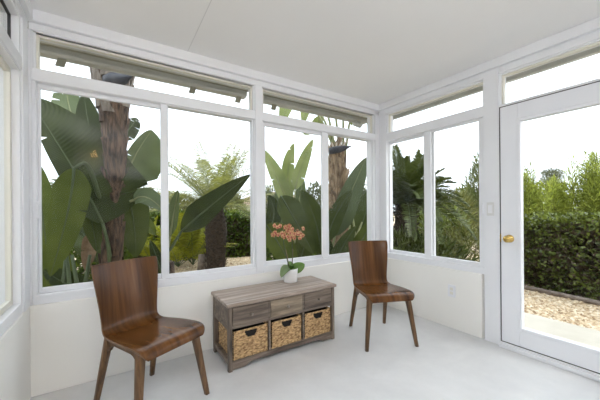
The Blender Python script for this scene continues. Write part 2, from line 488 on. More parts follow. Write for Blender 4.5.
WI = dict(smooth=False)
def sash_y(parent, x0, x1, z0, z1, y, wl, wr, wt, wb, mat=M_frame):
    """sliding sash (stiles and rails) with its pane, in the back wall"""
    m = MB()
    m.box(x0, x0 + wl, y, y + 0.026, z0, z1); m.box(x1 - wr, x1, y, y + 0.026, z0, z1)
    m.box(x0 + wl, x1 - wr, y, y + 0.026, z1 - wt, z1); m.box(x0 + wl, x1 - wr, y, y + 0.026, z0, z0 + wb)
    s = m.build('sash', mat, parent, bevel=0.003)
    g = MB(); g.box(x0 + wl * 0.6, x1 - wr * 0.6, y + 0.010, y + 0.015, z0 + wb * 0.6, z1 - wt * 0.6)
    g.build('glass_pane', M_glass, s)
    return s
def sash_x(parent, y0, y1, z0, z1, x, wl, wr, wt, wb, mat=M_frame, sgn=1):
    m = MB()
    xa_, xb = sorted((x, x + 0.026 * sgn))
    m.box(xa_, xb, y0, y0 + wl, z0, z1); m.box(xa_, xb, y1 - wr, y1, z0, z1)
    m.box(xa_, xb, y0 + wl, y1 - wr, z1 - wt, z1); m.box(xa_, xb, y0 + wl, y1 - wr, z0, z0 + wb)
    s = m.build('sash', mat, parent, bevel=0.003)
    g = MB(); xm = (xa_ + xb) / 2
    g.box(xm - 0.0025, xm + 0.0025, y0 + wl * 0.6, y1 - wr * 0.6, z0 + wb * 0.6, z1 - wt * 0.6)
    g.build('glass_pane', M_glass, s)
    return s
def latch(parent, c, axis):
    m = MB()
    x, y, z = c
    if axis == 'y':
        m.box(x - 0.010, x + 0.010, y - 0.012, y, z - 0.055, z + 0.055); m.box(x - 0.006, x + 0.006, y - 0.026, y - 0.012, z - 0.035, z + 0.035)
    else:
        m.box(x - 0.012, x, y - 0.010, y + 0.010, z - 0.055, z + 0.055); m.box(x - 0.026, x - 0.012, y - 0.006, y + 0.006, z - 0.035, z + 0.035)
    m.build('latch', M_frame, parent, bevel=0.003)

# ---- back wall windows
ZS, ZB, ZT = 0.578, 2.013, 2.092     # sill, transom bar bottom and top
m = MB()
m.box(-3.199, -1.59, 0.008, 0.115, ZS, 0.640)          # bottom rail
m.box(-3.199, -3.178, 0.008, 0.115, 0.64, ZB); m.box(-1.672, -1.59, 0.012, 0.115, 0.64, ZB)
w1 = struct(m.build('window_1', M_frame, bevel=0.004))
sash_y(w1, -3.178, -2.395, 0.640, ZB, 0.052, 0.014, 0.055, 0.032, 0.034)
sash_y(w1, -2.455, -1.672, 0.640, ZB, 0.022, 0.050, 0.016, 0.008, 0.030)
latch(w1, (-3.172, 0.008, 1.185), 'y')
m = MB()
m.box(-1.59, -0.066, 0.008, 0.115, ZS, 0.640)
m.box(-1.59, -1.575, 0.012, 0.115, 0.64, ZB); m.box(-0.105, -0.066, 0.012, 0.115, 0.64, ZB)
w2 = struct(m.build('window_2', M_frame, bevel=0.004))
sash_y(w2, -1.575, -0.780, 0.640, ZB, 0.052, 0.038, 0.055, 0.032, 0.034)
sash_y(w2, -0.872, -0.105, 0.640, ZB, 0.022, 0.086, 0.017, 0.008, 0.030)
# mullion post between the pairs and the transom bar
m = MB(); m.box(-1.661, -1.59, 0.0, 0.008, 0.60, 2.331); struct(m.build('trim_7', M_frame, bevel=0.003))
m = MB(); m.box(-3.199, -0.066, 0.002, 0.115, ZB, ZT); struct(m.build('trim_8', M_frame, bevel=0.004))
def transom_y(name, x0, x1):
    m = MB(); m.frame_y(x0, x1, ZT, 2.335, 0.012, 0.115, 0.012, 0, 0.012, 0.004)
    w = struct(m.build(name, M_frame, bevel=0.002))
    b = MB(); b.frame_y(x0 + 0.012, x1 - 0.012, ZT + 0.004, 2.323, 0.030, 0.055, 0.014, 0, 0.016, 0.006)
    b.build('glazing_bead', M_cream, w)
    g = MB(); g.box(x0 + 0.02, x1 - 0.02, 0.060, 0.065, ZT + 0.004, 2.323); g.build('glass_pane', M_glass, w)
    gk = MB(); gk.box(x0, x1, 0.010, 0.030, 2.323, 2.328); gk.build('gasket', M_steel, w)
    return w
transom_y('window_3', -3.190, -1.668)
transom_y('window_4', -1.590, -0.075)
m = MB(); m.box(-1.668, -1.59, 0.008, 0.115, ZT, 2.331); m.box(-3.199, -3.19, 0.008, 0.115, ZT, 2.36); struct(m.build('trim_9', M_frame, bevel=0.003))

# ---- right wall window pair, transoms, door
RB, RTT = 1.989, 2.083
m = MB()
m.box(0.008, 0.115, -1.195, -0.104, 0.58, 0.645)
m.box(0.012, 0.115, -1.195, -1.178, 0.645, RB)
w5 = struct(m.build('window_5', M_frame, bevel=0.004))
sash_x(w5, -0.690, -0.104, 0.645, RB, 0.052, 0.055, 0.012, 0.034, 0.034)
sash_x(w5, -1.178, -0.594, 0.645, RB, 0.022, 0.033, 0.078, 0.020, 0.034)
latch(w5, (0.008, -1.186, 1.17), 'x')
m = MB(); m.box(0.002, 0.115, -1.20, -0.104, RB, RTT); struct(m.build('trim_10', M_frame, bevel=0.004))
def transom_x(name, y0, y1, z0, z1):
    m = MB(); m.frame_x(y0, y1, z0, z1, 0.012, 0.115, 0.012, 0, 0.012, 0.004)
    w = struct(m.build(name, M_frame, bevel=0.002))
    b = MB(); b.frame_x(y0 + 0.012, y1 - 0.012, z0 + 0.004, z1 - 0.012, 0.030, 0.055, 0.014, 0, 0.016, 0.006)
    b.build('glazing_bead', M_cream, w)
    g = MB(); g.box(0.060, 0.065, y0 + 0.02, y1 - 0.02, z0 + 0.004, z1 - 0.012); g.build('glass_pane', M_glass, w)
    return w
transom_x('window_6', -1.205, -0.112, RTT, 2.322)
transom_x('window_7', -2.26, -1.318, 2.045, 2.322)
# door post, head and threshold
m = MB()
m.box(-0.002, 0.115, -1.307, -1.195, 0.0, 2.36)
m.box(-0.008, 0.115, -1.320, -1.303, 0.0, 2.36)
struct(m.build('trim_11', M_frame, bevel=0.003))
m = MB(); m.box(-0.002, 0.115, -2.36, -2.245, 0.0, 2.36); struct(m.build('trim_12', M_frame, bevel=0.003))
m = MB(); m.box(-0.004, 0.115, -2.245, -1.32, 2.032, 2.050); struct(m.build('trim_13', M_frame, bevel=0.003))
m = MB(); m.box(-0.035, 0.14, -2.245, -1.32, 0.0, 0.030); m.box(-0.012, 0.14, -2.245, -1.32, 0.030, 0.040); struct(m.build('trim_14', M_frame, bevel=0.004))
# door slab
DY0, DY1, DZ0, DZ1 = -2.238, -1.327, 0.046, 2.026
m = MB()
m.box(0.0, 0.042, DY1 - 0.128, DY1, DZ0, DZ1); m.box(0, 0.042, DY0, DY0 + 0.128, DZ0, DZ1)
m.box(0.0, 0.042, DY0 + 0.128, DY1 - 0.128, 1.895, DZ1); m.box(0, 0.042, DY0 + 0.128, DY1 - 0.128, DZ0, 0.182)
d1 = struct(m.build('door_1', M_door, bevel=0.003))
m = MB(); m.frame_x(DY0 + 0.120, DY1 - 0.120, 0.174, 1.903, -0.008, 0.050, 0.026)
m.build('glazing_frame', M_door, d1, bevel=0.005)
m = MB(); m.box(0.018, 0.024, DY0 + 0.130, DY1 - 0.130, 0.185, 1.89); m.build('glass_pane', M_glass, d1)
m = MB(); m.frame_x(DY0 - 0.006, DY1 + 0.006, DZ0 - 0.006, DZ1 + 0.006, -0.0005, 0.03, 0.006); m.build('gasket', M_gasket, d1)
def knob(parent, c):
    k = MB()
    prof = [(0.0, 0), (0.031, 0), (0.033, 0.004), (0.026, 0.010), (0.012, 0.014), (0.010, 0.030), (0.020, 0.036), (0.028, 0.046), (0.029, 0.056), (0.022, 0.066), (0.010, 0.070), (0, 0.0705)]
    n = 24; vs, fs = [], []
    for r, z in prof:
        for q in range(n):
            a = 2 * PI * q / n
            vs.append((c[0] - z, c[1] + r * math.cos(a), c[2] + r * math.sin(a)))
    for i in range(len(prof) - 1):
        for q in range(n):
            q2 = (q + 1) % n
            fs.append((i * n + q, i * n + q2, (i + 1) * n + q2, (i + 1) * n + q))
    k.add(vs, fs)
    k.box(c[0] - 0.074, c[0] - 0.068, c[1] - 0.004, c[1] + 0.004, c[2] - 0.010, c[2] + 0.010)
    kb = k.build('door_knob', M_brass, parent, smooth=True)
    kb['label'] = 'polished brass door knob'
knob(d1, (0.0, -1.392, 0.918))
m = MB(); m.box(-0.003, 0.02, -1.330, -1.316, 0.885, 0.955); sp = m.build('strike_plate', M_brass, d1)

# windows further along the right wall and all along the left wall
m = MB(); m.frame_x(YF, -2.36, 0.58, 2.30, 0.01, 0.115, 0.06)
w8 = struct(m.build('window_8', M_frame, bevel=0.004))
g = MB(); g.box(0.05, 0.055, YF + 0.05, -2.41, 0.63, 2.25); g.build('glass_pane', M_glass, w8)
def left_window(name, y0, y1):
    m = MB()
    m.frame_x(y0, y1, ZS, ZB, XL - 0.115, XL - 0.010, 0.03, 0, 0.012, 0.062)
    w = struct(m.build(name, M_frame, bevel=0.004))
    ym = (y0 + y1) / 2
    sash_x(w, ym - 0.03, y1 - 0.03, ZS + 0.062, ZB - 0.012, XL - 0.045, 0.05, 0.03, 0.03, 0.034, M_cream, -1)
    sash_x(w, y0 + 0.03, ym + 0.03, ZS + 0.062, ZB - 0.012, XL - 0.078, 0.03, 0.05, 0.03, 0.034, M_frame, -1)
    return w
def left_transom(name, y0, y1):
    m = MB(); m.frame_x(y0, y1, ZT, 2.335, XL - 0.115, XL - 0.010, 0.03, 0, 0.02, 0.01)
    w = struct(m.build(name, M_frame, bevel=0.004))
    g = MB(); g.box(XL - 0.065, XL - 0.06, y0 + 0.03, y1 - 0.03, ZT + 0.01, 2.315); g.build('glass_pane', M_glass, w)
    k = MB(); k.frame_x(y0 + 0.03, y1 - 0.03, ZT + 0.01, 2.315, XL - 0.058, XL - 0.045, 0.010); k.build('gasket', M_gasket, w)
    return w
left_window('window_9', -1.80, -0.125); left_window('window_10', YF, -1.90)
left_transom('window_11', -1.80, -0.125); left_transom('window_12', YF, -1.90)
m = MB(); m.box(XL - 0.12, XL, -0.125, -0.0, ZS, 2.334); m.box(XL - 0.12, XL, -1.90, -1.80, ZS, 2.334); m.box(XL - 0.115, XL - 0.004, YF, -0.125, ZB, ZT)
struct(m.build('trim_15', M_frame, bevel=0.004))

# wall plates
M_plate = mottled('ivory_plate_plastic', (0.66, 0.66, 0.65), (0.70, 0.70, 0.69), 3, 0.35)
def plate_on_right(name, label, cat, y, z, w, h, kind):
    m = MB(); m.box(-0.006, 0.0, y - w / 2, y + w / 2, z - h / 2, z + h / 2)
    o = m.build(name, M_frame, bevel=0.002); tag(o, label, cat)
    k = MB()
    if kind == 'outlet':
        for dz in (-0.02, 0.02):
            k.box(-0.009, -0.006, y - 0.016, y + 0.016, z + dz - 0.014, z + dz + 0.014)
        k.build('socket', M_cream, o, bevel=0.002)
    else:
        k.box(-0.010, -0.006, y - 0.018, y + 0.018, z - 0.034, z + 0.034); k.build('rocker', M_frame, o, bevel=0.002)
    return o
plate_on_right('wall_outlet', 'white electrical outlet plate low on the cream wall under the window', 'outlet', -0.90, 0.367, 0.075, 0.117, 'outlet')
sw = plate_on_right('light_switch', 'white light switch plate on the post beside the door', 'light switch', -1.252, 1.165, 0.058, 0.115, 'switch')
sw.location.x = -0.008
sw.data.materials[0] = M_plate

# ================================================================== CHAIRS
def catmull(pts, n):
    pts = [Vector(p) for p in pts]
    ext = [pts[0] * 2 - pts[1]] + pts + [pts[-1] * 2 - pts[-2]]
    res = []
    for i in range(1, len(ext) - 2):
        for k in range(n):
            t = k / n
            p0, p1, p2, p3 = ext[i - 1:i + 3]
            res.append(0.5 * ((2 * p1) + (p2 - p0) * t + (2 * p0 - 5 * p1 + 4 * p2 - p3) * t * t + (3 * p1 - p0 - 3 * p2 + p3) * t ** 3))
    res.append(pts[-1])
    return res

def make_chair(label):
    """bent plywood chair, front towards local -Y"""
    t = thing('wooden_chair', label, 'chair', group=None)
    # centre line profile (y, z, half width, sideways hollow)
    prof = [(-0.279, 0.398, 0.176, 0.000), (-0.278, 0.410, 0.188, 0.000), (-0.270, 0.430, 0.201, 0.000), (-0.248, 0.448, 0.210, 0.000), (-0.20, 0.456, 0.214, 0.002),
            (-0.10, 0.450, 0.212, 0.005), (0.00, 0.440, 0.204, 0.008), (0.09, 0.431, 0.192, 0.010), (0.14, 0.430, 0.184, 0.012), (0.176, 0.440, 0.179, 0.016),
            (0.198, 0.466, 0.177, 0.020), (0.210, 0.52, 0.179, 0.026), (0.222, 0.60, 0.187, 0.032), (0.237, 0.69, 0.198, 0.036),
            (0.254, 0.78, 0.207, 0.038), (0.266, 0.835, 0.208, 0.038), (0.269, 0.850, 0.203, 0.038)]
    c1 = catmull([(p[0], p[1], p[2]) for p in prof], 4)
    c2 = catmull([(p[3], 0, 0) for p in prof], 4)
    nc = 17
    th = 0.013
    top, bot, uvs = [], [], []
    L = 0
    for i, p in enumerate(c1):
        if i: L += math.hypot(p.x - c1[i - 1].x, p.y - c1[i - 1].y)
        q0, q1 = c1[max(i - 1, 0)], c1[min(i + 1, len(c1) - 1)]
        tg = Vector((0, q1.x - q0.x, q1.y - q0.y)).normalized()
        nr = Vector((1, 0, 0)).cross(tg).normalized()            # upper / front side
        if nr.z < 0 and abs(tg.z) < 0.7: nr = -nr
        rt_, rb_, ru = [], [], []
        for j in range(nc):
            s = j / (nc - 1) * 2 - 1
            base = Vector((s * p.z, p.x, p.y)) + nr * (c2[i].x * (s * s))
            if i > len(c1) - 8:                                   # slightly crowned top edge
                base.z -= 0.006 * s * s
            rt_.append(base); rb_.append(base - nr * th)
            ru.append((s * p.z + 0.3, L))
        top.append(rt_); bot.append(rb_); uvs.append(ru)
    m = MB()
    m.grid(top, uvs)
    m.grid([r[::-1] for r in bot], [r[::-1] for r in uvs])
    R = len(top)
    for j in (0, nc - 1):                                          # side edges
        vs = [top[i][j] for i in range(R)] + [bot[i][j] for i in range(R)]
        fs = [(i, i + 1, R + i + 1, R + i) if j else (i + 1, i, R + i, R + i + 1) for i in range(R - 1)]
        m.add(vs, fs, 1)
    for i in (0, R - 1):
        vs = top[i] + bot[i]
        fs = [(j + 1, j, nc + j, nc + j + 1) if i else (j, j + 1, nc + j + 1, nc + j) for j in range(nc - 1)]
        m.add(vs, fs, 1)
    sh = m.build('seat_shell', [M_walnut, M_edge], t, smooth=True)
    bmx = bmesh.new(); bmx.from_mesh(sh.data)
    bmesh.ops.remove_doubles(bmx, verts=bmx.verts, dist=0.0004)
    bmesh.ops.recalc_face_normals(bmx, faces=bmx.faces)
    bmx.to_mesh(sh.data); bmx.free()
    b = sh.modifiers.new('bevel', 'BEVEL'); b.width = 0.004; b.segments = 2; b.limit_method = 'ANGLE'; b.angle_limit = math.radians(50)
    # legs: tapered, squarish with rounded corners, splayed
    def leg(tx, ty, fx, fy, rt0, rt1):
        k = MB()
        a = Vector((tx, ty, 0.426)); c = Vector((fx, fy, 0.0))
        n = 12; rows = 10
        vs, fs = [], []
        for i in range(rows + 1):
            q = i / rows
            p = a.lerp(c, q)
            r = rt0 + (rt1 - rt0) * q
            for s in range(n):
                an = 2 * PI * (s + 0.5) / n
                cx_, sy_ = math.cos(an), math.sin(an)
                e = 0.55
                vs.append((p.x + r * math.copysign(abs(cx_) ** e, cx_), p.y + r * math.copysign(abs(sy_) ** e, sy_), p.z))
        for i in range(rows):
            for s in range(n):
                s2 = (s + 1) % n
                fs.append((i * n + s2, i * n + s, (i + 1) * n + s, (i + 1) * n + s2))
        fs.append(tuple(range(n))); fs.append(tuple(rows * n + s for s in range(n - 1, -1, -1)))
        k.add(vs, fs)
        return k.build('leg', M_leg, t, smooth=True)
    legs = {}
    for sx in (-1, 1):
        leg(sx * 0.172, -0.200, sx * 0.226, -0.255, 0.0235, 0.0145)
        leg(sx * 0.152, 0.150, sx * 0.180, 0.255, 0.0225, 0.0145)
    # under-frame rails: arched at the ends so each leg flows into the rail
    def rail(p0, p1, wdt):
        k = MB()
        p0, p1 = Vector(p0), Vector(p1)
        d = (p1 - p0); sd_ = Vector((-d.y, d.x, 0)).normalized() * wdt / 2
        n = 14
        P = []
        for i in range(n + 1):
            q = i / n
            p = p0.lerp(p1, q)
            e = min(q, 1 - q) * d.length
            drop = 0.028 + 0.05 * max(0, 1 - e / 0.08) ** 2
            P.append([p + sd_ + Vector((0, 0, -0.0)), p + sd_ - Vector((0, 0, drop)), p - sd_ - Vector((0, 0, drop)), p - sd_, p + sd_])
        k.grid(P)
        k.add(P[0][:4], [(0, 1, 2, 3)]); k.add(P[-1][:4], [(3, 2, 1, 0)])
        return k.build('rail', M_leg, t, bevel=0.003)
    z = 0.430
    rail((-0.172, -0.200, z), (0.172, -0.200, z), 0.030)
    rail((-0.150, 0.150, z - 0.012), (0.150, 0.150, z - 0.012), 0.026)
    for sx in (-1, 1):
        rail((sx * 0.172, -0.200, z), (sx * 0.150, 0.150, z - 0.012), 0.030)
    return t
ch = make_chair('walnut bentwood chair in the corner beside the right end of the cabinet')
ch['label'] = 'walnut bentwood chair tucked into the window corner, past the cabinet'
ch.location = (-0.710, -0.606, 0); ch.rotation_euler.z = math.radians(-23)
ch2 = copy_tree(ch)
ch2['label'] = 'walnut bentwood chair in front of the first pane, below the thick brown plant trunk'
ch2.location = (-2.588, -0.450, 0); ch2.rotation_euler.z = math.radians(27)
for c in (ch, ch2): c['group'] = 'matching walnut chairs'

# ================================================================== CABINET
CX0, CX1, CY0, CY1 = -2.078, -1.092, -0.430, -0.045
cab = thing('storage_cabinet', 'weathered grey wooden bench cabinet with three drawers above three wicker baskets', 'cabinet', ((CX0 + CX1) / 2, (CY0 + CY1) / 2, 0))
cw, cdp = (CX1 - CX0) / 2, (CY1 - CY0) / 2
m = MB(); m.box(-cw - 0.014, cw + 0.014, -cdp - 0.018, cdp + 0.006, 0.472, 0.497)
m.build('cabinet_top', M_cabtop, cab, bevel=0.005)
def post(x, y):
    m = MB(); m.box(x - 0.015, x + 0.015, y - 0.015, y + 0.015, 0, 0.472); m.build('corner_post', M_cabv, cab, bevel=0.002)
for x in (-cw + 0.015, cw - 0.015):
    for y in (-cdp + 0.015, cdp - 0.015):
        post(x, y)
xd = [(-1.751 - 1.733) / 2 - cab.location.x, (-1.444 - 1.416) / 2 - cab.location.x]
xd = [-cw + 0.015 + (2 * cw - 0.03) / 3, cw - 0.015 - (2 * cw - 0.03) / 3]
m = MB()
m.box(-cw + 0.03, cw - 0.03, cdp - 0.012, cdp - 0.002, 0.05, 0.472)              # back panel
m.box(-cw + 0.01, cw - 0.01, -cdp + 0.012, cdp - 0.01, 0.052, 0.070)             # bottom shelf
m.box(-cw + 0.01, cw - 0.01, -cdp + 0.012, cdp - 0.01, 0.303, 0.320)             # middle shelf
m.box(-cw + 0.03, cw - 0.03, -cdp + 0.004, -cdp + 0.022, 0.305, 0.322)           # front rail under drawers
m.box(-cw + 0.03, cw - 0.03, -cdp + 0.004, -cdp + 0.022, 0.460, 0.472)
m.box(-cw + 0.03, cw - 0.03, -cdp + 0.004, -cdp + 0.022, 0.050, 0.074)
for x in xd:
    m.box(x - 0.009, x + 0.009, -cdp + 0.004, cdp - 0.012, 0.06, 0.472)
m.build('carcass', M_cab, cab, bevel=0.002)
for sx in (-1, 1):                                                                # side: panel above, open below
    m = MB(); x = sx * (cw - 0.012)
    m.box(x - 0.006, x + 0.006, -cdp + 0.03, cdp - 0.03, 0.318, 0.472)
    m.build('side_panel', M_cab, cab, bevel=0.002)
    for z0, z1 in ((0.296, 0.326), (0.044, 0.080)):
        m = MB(); m.box(x - 0.009, x + 0.009, -cdp + 0.03, cdp - 0.03, z0, z1)
        m.build('side_rail', M_cab, cab, bevel=0.002)
def apron():
    n = 40; k = MB(); x0, x1 = -cw + 0.03, cw - 0.03
    P = []
    for i in range(n + 1):
        x = x0 + (x1 - x0) * i / n
        e = min(x - x0, x1 - x)
        z0 = 0.008 if e < 0.10 else 0.034 if e > 0.15 else 0.008 + 0.026 * (0.5 - 0.5 * math.cos((e - 0.10) / 0.05 * PI))
        P.append([(x, -cdp + 0.006, z0), (x, -cdp + 0.006, 0.054), (x, -cdp + 0.024, 0.054), (x, -cdp + 0.024, z0), (x, -cdp + 0.006, z0)])
    k.grid(P); k.add(P[0][:4], [(0, 1, 2, 3)]); k.add(P[-1][:4], [(3, 2, 1, 0)])
    k.build('base_apron', M_cab, cab)
apron()
edges = [-cw + 0.032, xd[0] - 0.009, xd[0] + 0.009, xd[1] - 0.009, xd[1] + 0.009, cw - 0.032]
for i in range(3):
    a, b_ = edges[2 * i] + 0.002, edges[2 * i + 1] - 0.002
    m = MB(); m.box(a, b_, -cdp + 0.001, -cdp + 0.018, 0.324, 0.458)
    m.box(a + 0.01, b_ - 0.01, -cdp + 0.018, cdp - 0.03, 0.332, 0.44)
    d = m.build('drawer', M_drawer_mid if i == 1 else M_cab, cab, bevel=0.003)
    if i == 1: d['label'] = 'lighter tan middle drawer'
    k = MB(); n = 16
    prof = [(0.007, 0), (0.006, 0.008), (0.011, 0.012), (0.0125, 0.018), (0.010, 0.023), (0.0, 0.0245)]
    xc = (a + b_) / 2; vs, fs = [], []
    for r, z in prof:
        for q in range(n):
            an = 2 * PI * q / n
            vs.append((xc + r * math.cos(an), -cdp + 0.001 - z, 0.392 + r * math.sin(an)))
    for r_ in range(len(prof) - 1):
        for q in range(n):
            q2 = (q + 1) % n
            fs.append((r_ * n + q, r_ * n + q2, (r_ + 1) * n + q2, (r_ + 1) * n + q))
    k.add(vs, fs); k.build('knob', M_knob, d, smooth=True)

# woven baskets, each a thing of its own standing in the cabinet
def make_basket(w, dp, h, label):
    t = thing('wicker_basket', label, 'basket', group='baskets in the cabinet')
    m = MB()
    cell_h, cell_w = 0.0165, 0.030
    def wall(fn, width, hole):
        nx, nz = int(width / 0.0055), int(h / 0.0042)
        P = []
        for i in range(nz + 1):
            row = []
            z = h * i / nz
            r = int(z / cell_h)
            for j in range(nx + 1):
                u = width * j / nx
                ph = PI * u / cell_w + (PI if r % 2 else 0) + 0.6 * math.sin(r * 2.7)
                fz = math.sin(PI * ((z / cell_h) % 1.0))
                dsp = 0.007 * (0.5 + 0.5 * math.sin(ph)) * (0.25 + 0.75 * fz) + 0.002 * fz
                if z > h - 0.014: dsp = 0.007 * math.sin(PI * min(1, (h - z) / 0.014 + 0.15)) + 0.002 * math.sin(u * 420)
                row.append(fn(u, z, dsp))
            P.append(row)
        sk = None
        if hole:
            def sk(i, j):
                z = h * (i + 0.5) / nz; u = width * (j + 0.5) / nx - width / 2
                zt = h - 0.018
                return z < zt and zt - z < 0.048 and abs(u) < 0.048 * (1 - 0.55 * ((zt - z) / 0.048) ** 2) 
        m.grid(P, skip=sk)
    wall(lambda u, z, d: (-w / 2 + u, -dp / 2 - d, z), w, True)
    wall(lambda u, z, d: (w / 2 - u, dp / 2 + d, z), w, False)
    wall(lambda u, z, d: (-w / 2 - d, dp / 2 - u, z), dp, False)
    wall(lambda u, z, d: (w / 2 + d, -dp / 2 + u, z), dp, False)
    m.box(-w / 2, w / 2, -dp / 2, dp / 2, 0.0, 0.006)
    m.build('woven_body', M_basket, t, smooth=True)
    li = MB(); e = 0.004
    for (x0, x1, y0, y1) in ((-w / 2 + e, w / 2 - e, -dp / 2 + e + 0.02, -dp / 2 + e + 0.022), (-w / 2 + e, w / 2 - e, dp / 2 - e - 0.002, dp / 2 - e), (-w / 2 + e, -w / 2 + e + 0.002, -dp / 2 + e, dp / 2 - e), (w / 2 - e - 0.002, w / 2 - e, -dp / 2 + e, dp / 2 - e)):
        li.box(x0, x1, y0, y1, 0.006, h - 0.012)
    li.build('inside_shade', M_inshade, t)  # dark sheets paint the shade seen through the handle hole
    return t
BW = edges[1] - edges[0] - 0.016
bk = make_basket(BW - 0.002, 0.335, 0.214, 'woven wicker basket under the first drawer, at the end nearer the front chair')
bk.location = (cab.location.x + (edges[0] + edges[1]) / 2, cab.location.y - 0.012, 0.0705)
for i, lb in ((1, 'woven wicker basket in the middle bay under the lighter tan drawer'), (2, 'woven wicker basket under the third drawer, nearest the corner chair')):
    c = copy_tree(bk); c['label'] = lb
    c.location.x = cab.location.x + (edges[2 * i] + edges[2 * i + 1]) / 2

# ================================================================== ORCHID
rnd = random.Random(5)
def leaf_grid(m, P0, P1, P2, wl, wr, nrm, rows=14, cols=6, fold=0.25, prof=None, wav=0.0, tears=(), mi=0, rng=rnd, tearw=1, droop=0.0):
    """blade along a bent midrib: wl / wr half widths, nrm = direction the upper face looks towards"""
    P0, P1, P2, nrm = Vector(P0), Vector(P1), Vector(P2), Vector(nrm).normalized()
    prof = prof or (lambda t: min(1, (t / 0.22)) ** 0.55 * max(0, 1 - t ** 3.2) ** 0.75)
    P, U, ph = [], [], rng.random() * 6
    for i in range(rows + 1):
        t = i / rows
        p = P0 * (1 - t) ** 2 + P1 * 2 * t * (1 - t) + P2 * t * t
        tg = ((P1 - P0) * 2 * (1 - t) + (P2 - P1) * 2 * t).normalized()
        sd_ = tg.cross(nrm).normalized()
        n = sd_.cross(tg)
        w = prof(t)
        row, ru = [], []
        for j in range(2 * cols + 1):
            s = (j - cols) / cols
            hw = (wr if s > 0 else wl) * w
            a = abs(s)
            q = p + sd_ * (s * hw) + n * (fold * a * hw - droop * a * a * hw + wav * hw * a * math.sin(t * 17 + ph + s * 2))
            row.append(q); ru.append((s, t))
        P.append(row); U.append(ru)
    sk = None
    if tears:
        for t, sg, dpt in tears:
            ti = int(t * rows)
            for j in range(2 * cols + 1):
                a = (j - cols) / cols * sg
                if a > dpt - 0.01 and ti + 1 <= rows:
                    k = max(0.0, min(1.0, (a - dpt) / (1 - dpt)))
                    mid_ = (P[ti][j] + P[ti + 1][j]) / 2
                    P[ti][j] = mid_.lerp(P[ti][j], k); P[ti + 1][j] = mid_.lerp(P[ti + 1][j], k)
        T = [(int(t * rows), sg, dpt) for t, sg, dpt in tears]
        def sk(i, j):
            s = (j + 0.5 - cols) / cols
            return any(0 <= i - ti < tearw and s * sg > dpt for ti, sg, dpt in T)
    m.grid(P, U, mi, sk)
    return P

PX, PY, PZ = -1.372, -0.128, 0.497
orc = thing('potted_orchid', 'orange pink orchid with two stems in a white pot on the cabinet', 'potted plant', (PX, PY, PZ))
M_pot = mottled('white_ceramic', (0.80, 0.80, 0.80), (0.84, 0.84, 0.84), 4, 0.25)
m = MB(); m.lathe([(0, 0), (0.062, 0), (0.065, 0.004), (0.069, 0.10), (0.069, 0.124), (0.065, 0.124), (0.063, 0.10), (0, 0.098)], n=32)
m.build('pot', M_pot, orc, smooth=False, bevel=0)
for p in orc.children[0].data.polygons: p.use_smooth = True
m = MB(); m.lathe([(0.0625, 0.0985), (0.0, 0.106)], n=20); m.build('potting_bark', M_mulch, orc)
M_orleaf = leafmat('orchid_leaf', (0.10, 0.20, 0.045), (0.16, 0.28, 0.07), None, 0.3, 0.15)
M_orleaf2 = leafmat('orchid_leaf_underside', (0.18, 0.25, 0.12), (0.24, 0.32, 0.16), None, 0.4, 0.15)
M_orstem = mottled('orchid_stem', (0.03, 0.045, 0.015), (0.05, 0.07, 0.025), 20, 0.5)
oval = lambda t: max(0, math.sin(PI * min(1, t * 0.94 + 0.06))) ** 0.6
Z0 = 0.108
def oleaf(p1, p2, w, nr, mat):
    m = MB(); leaf_grid(m, (0, 0, Z0), p1, p2, w, w, nr, 14, 5, 0.25, oval)
    o = m.build('leaf', mat, orc, smooth=True); s = o.modifiers.new('thick', 'SOLIDIFY'); s.thickness = 0.0025
oleaf((-0.075, -0.05, Z0 + 0.075), (-0.150, -0.085, Z0 - 0.035), 0.042, (-0.3, -0.6, 0.7), M_orleaf2)
oleaf((0.055, -0.03, Z0 + 0.01), (0.125, -0.055, Z0 + 0.05), 0.05, (-0.5, -0.8, 0.25), M_orleaf)
oleaf((-0.01, -0.05, Z0 + 0.06), (-0.035, -0.08, Z0 + 0.055), 0.022, (0, -0.5, 1), M_orleaf)
oleaf((0.02, 0.04, Z0 + 0.05), (0.06, 0.09, Z0 + 0.06), 0.03, (0, -0.5, 1), M_orleaf)
st1 = catmull([(-0.01, 0, Z0), (-0.035, 0, Z0 + 0.10), (-0.068, 0, Z0 + 0.24), (-0.085, -0.01, Z0 + 0.345), (-0.12, -0.04, Z0 + 0.395), (-0.19, -0.06, Z0 + 0.39)], 5)
st2 = catmull([(0.012, 0, Z0), (0.022, 0, Z0 + 0.10), (0.022, 0, Z0 + 0.24), (0.024, -0.01, Z0 + 0.33), (0.05, -0.03, Z0 + 0.37), (0.10, -0.05, Z0 + 0.36)], 5)
for st in (st1, st2):
    m = MB(); m.tube(st, [0.0042] * 12 + [0.003] * (len(st) - 12), 7); m.build('stem', M_orstem, orc, smooth=True)
    m = MB(); m.tube([st[0] + Vector((0.006, -0.002, 0)), st[8] + Vector((0.006, -0.002, 0.01))], 0.0025, 6); m.build('stake', M_dry, orc)
M_orp = mottled('orange_pink_petal', (0.36, 0.125, 0.035), (0.74, 0.47, 0.26), 70, 0.5)
M_orc = mottled('dark_pink_lip', (0.35, 0.05, 0.06), (0.50, 0.10, 0.09), 30, 0.5)
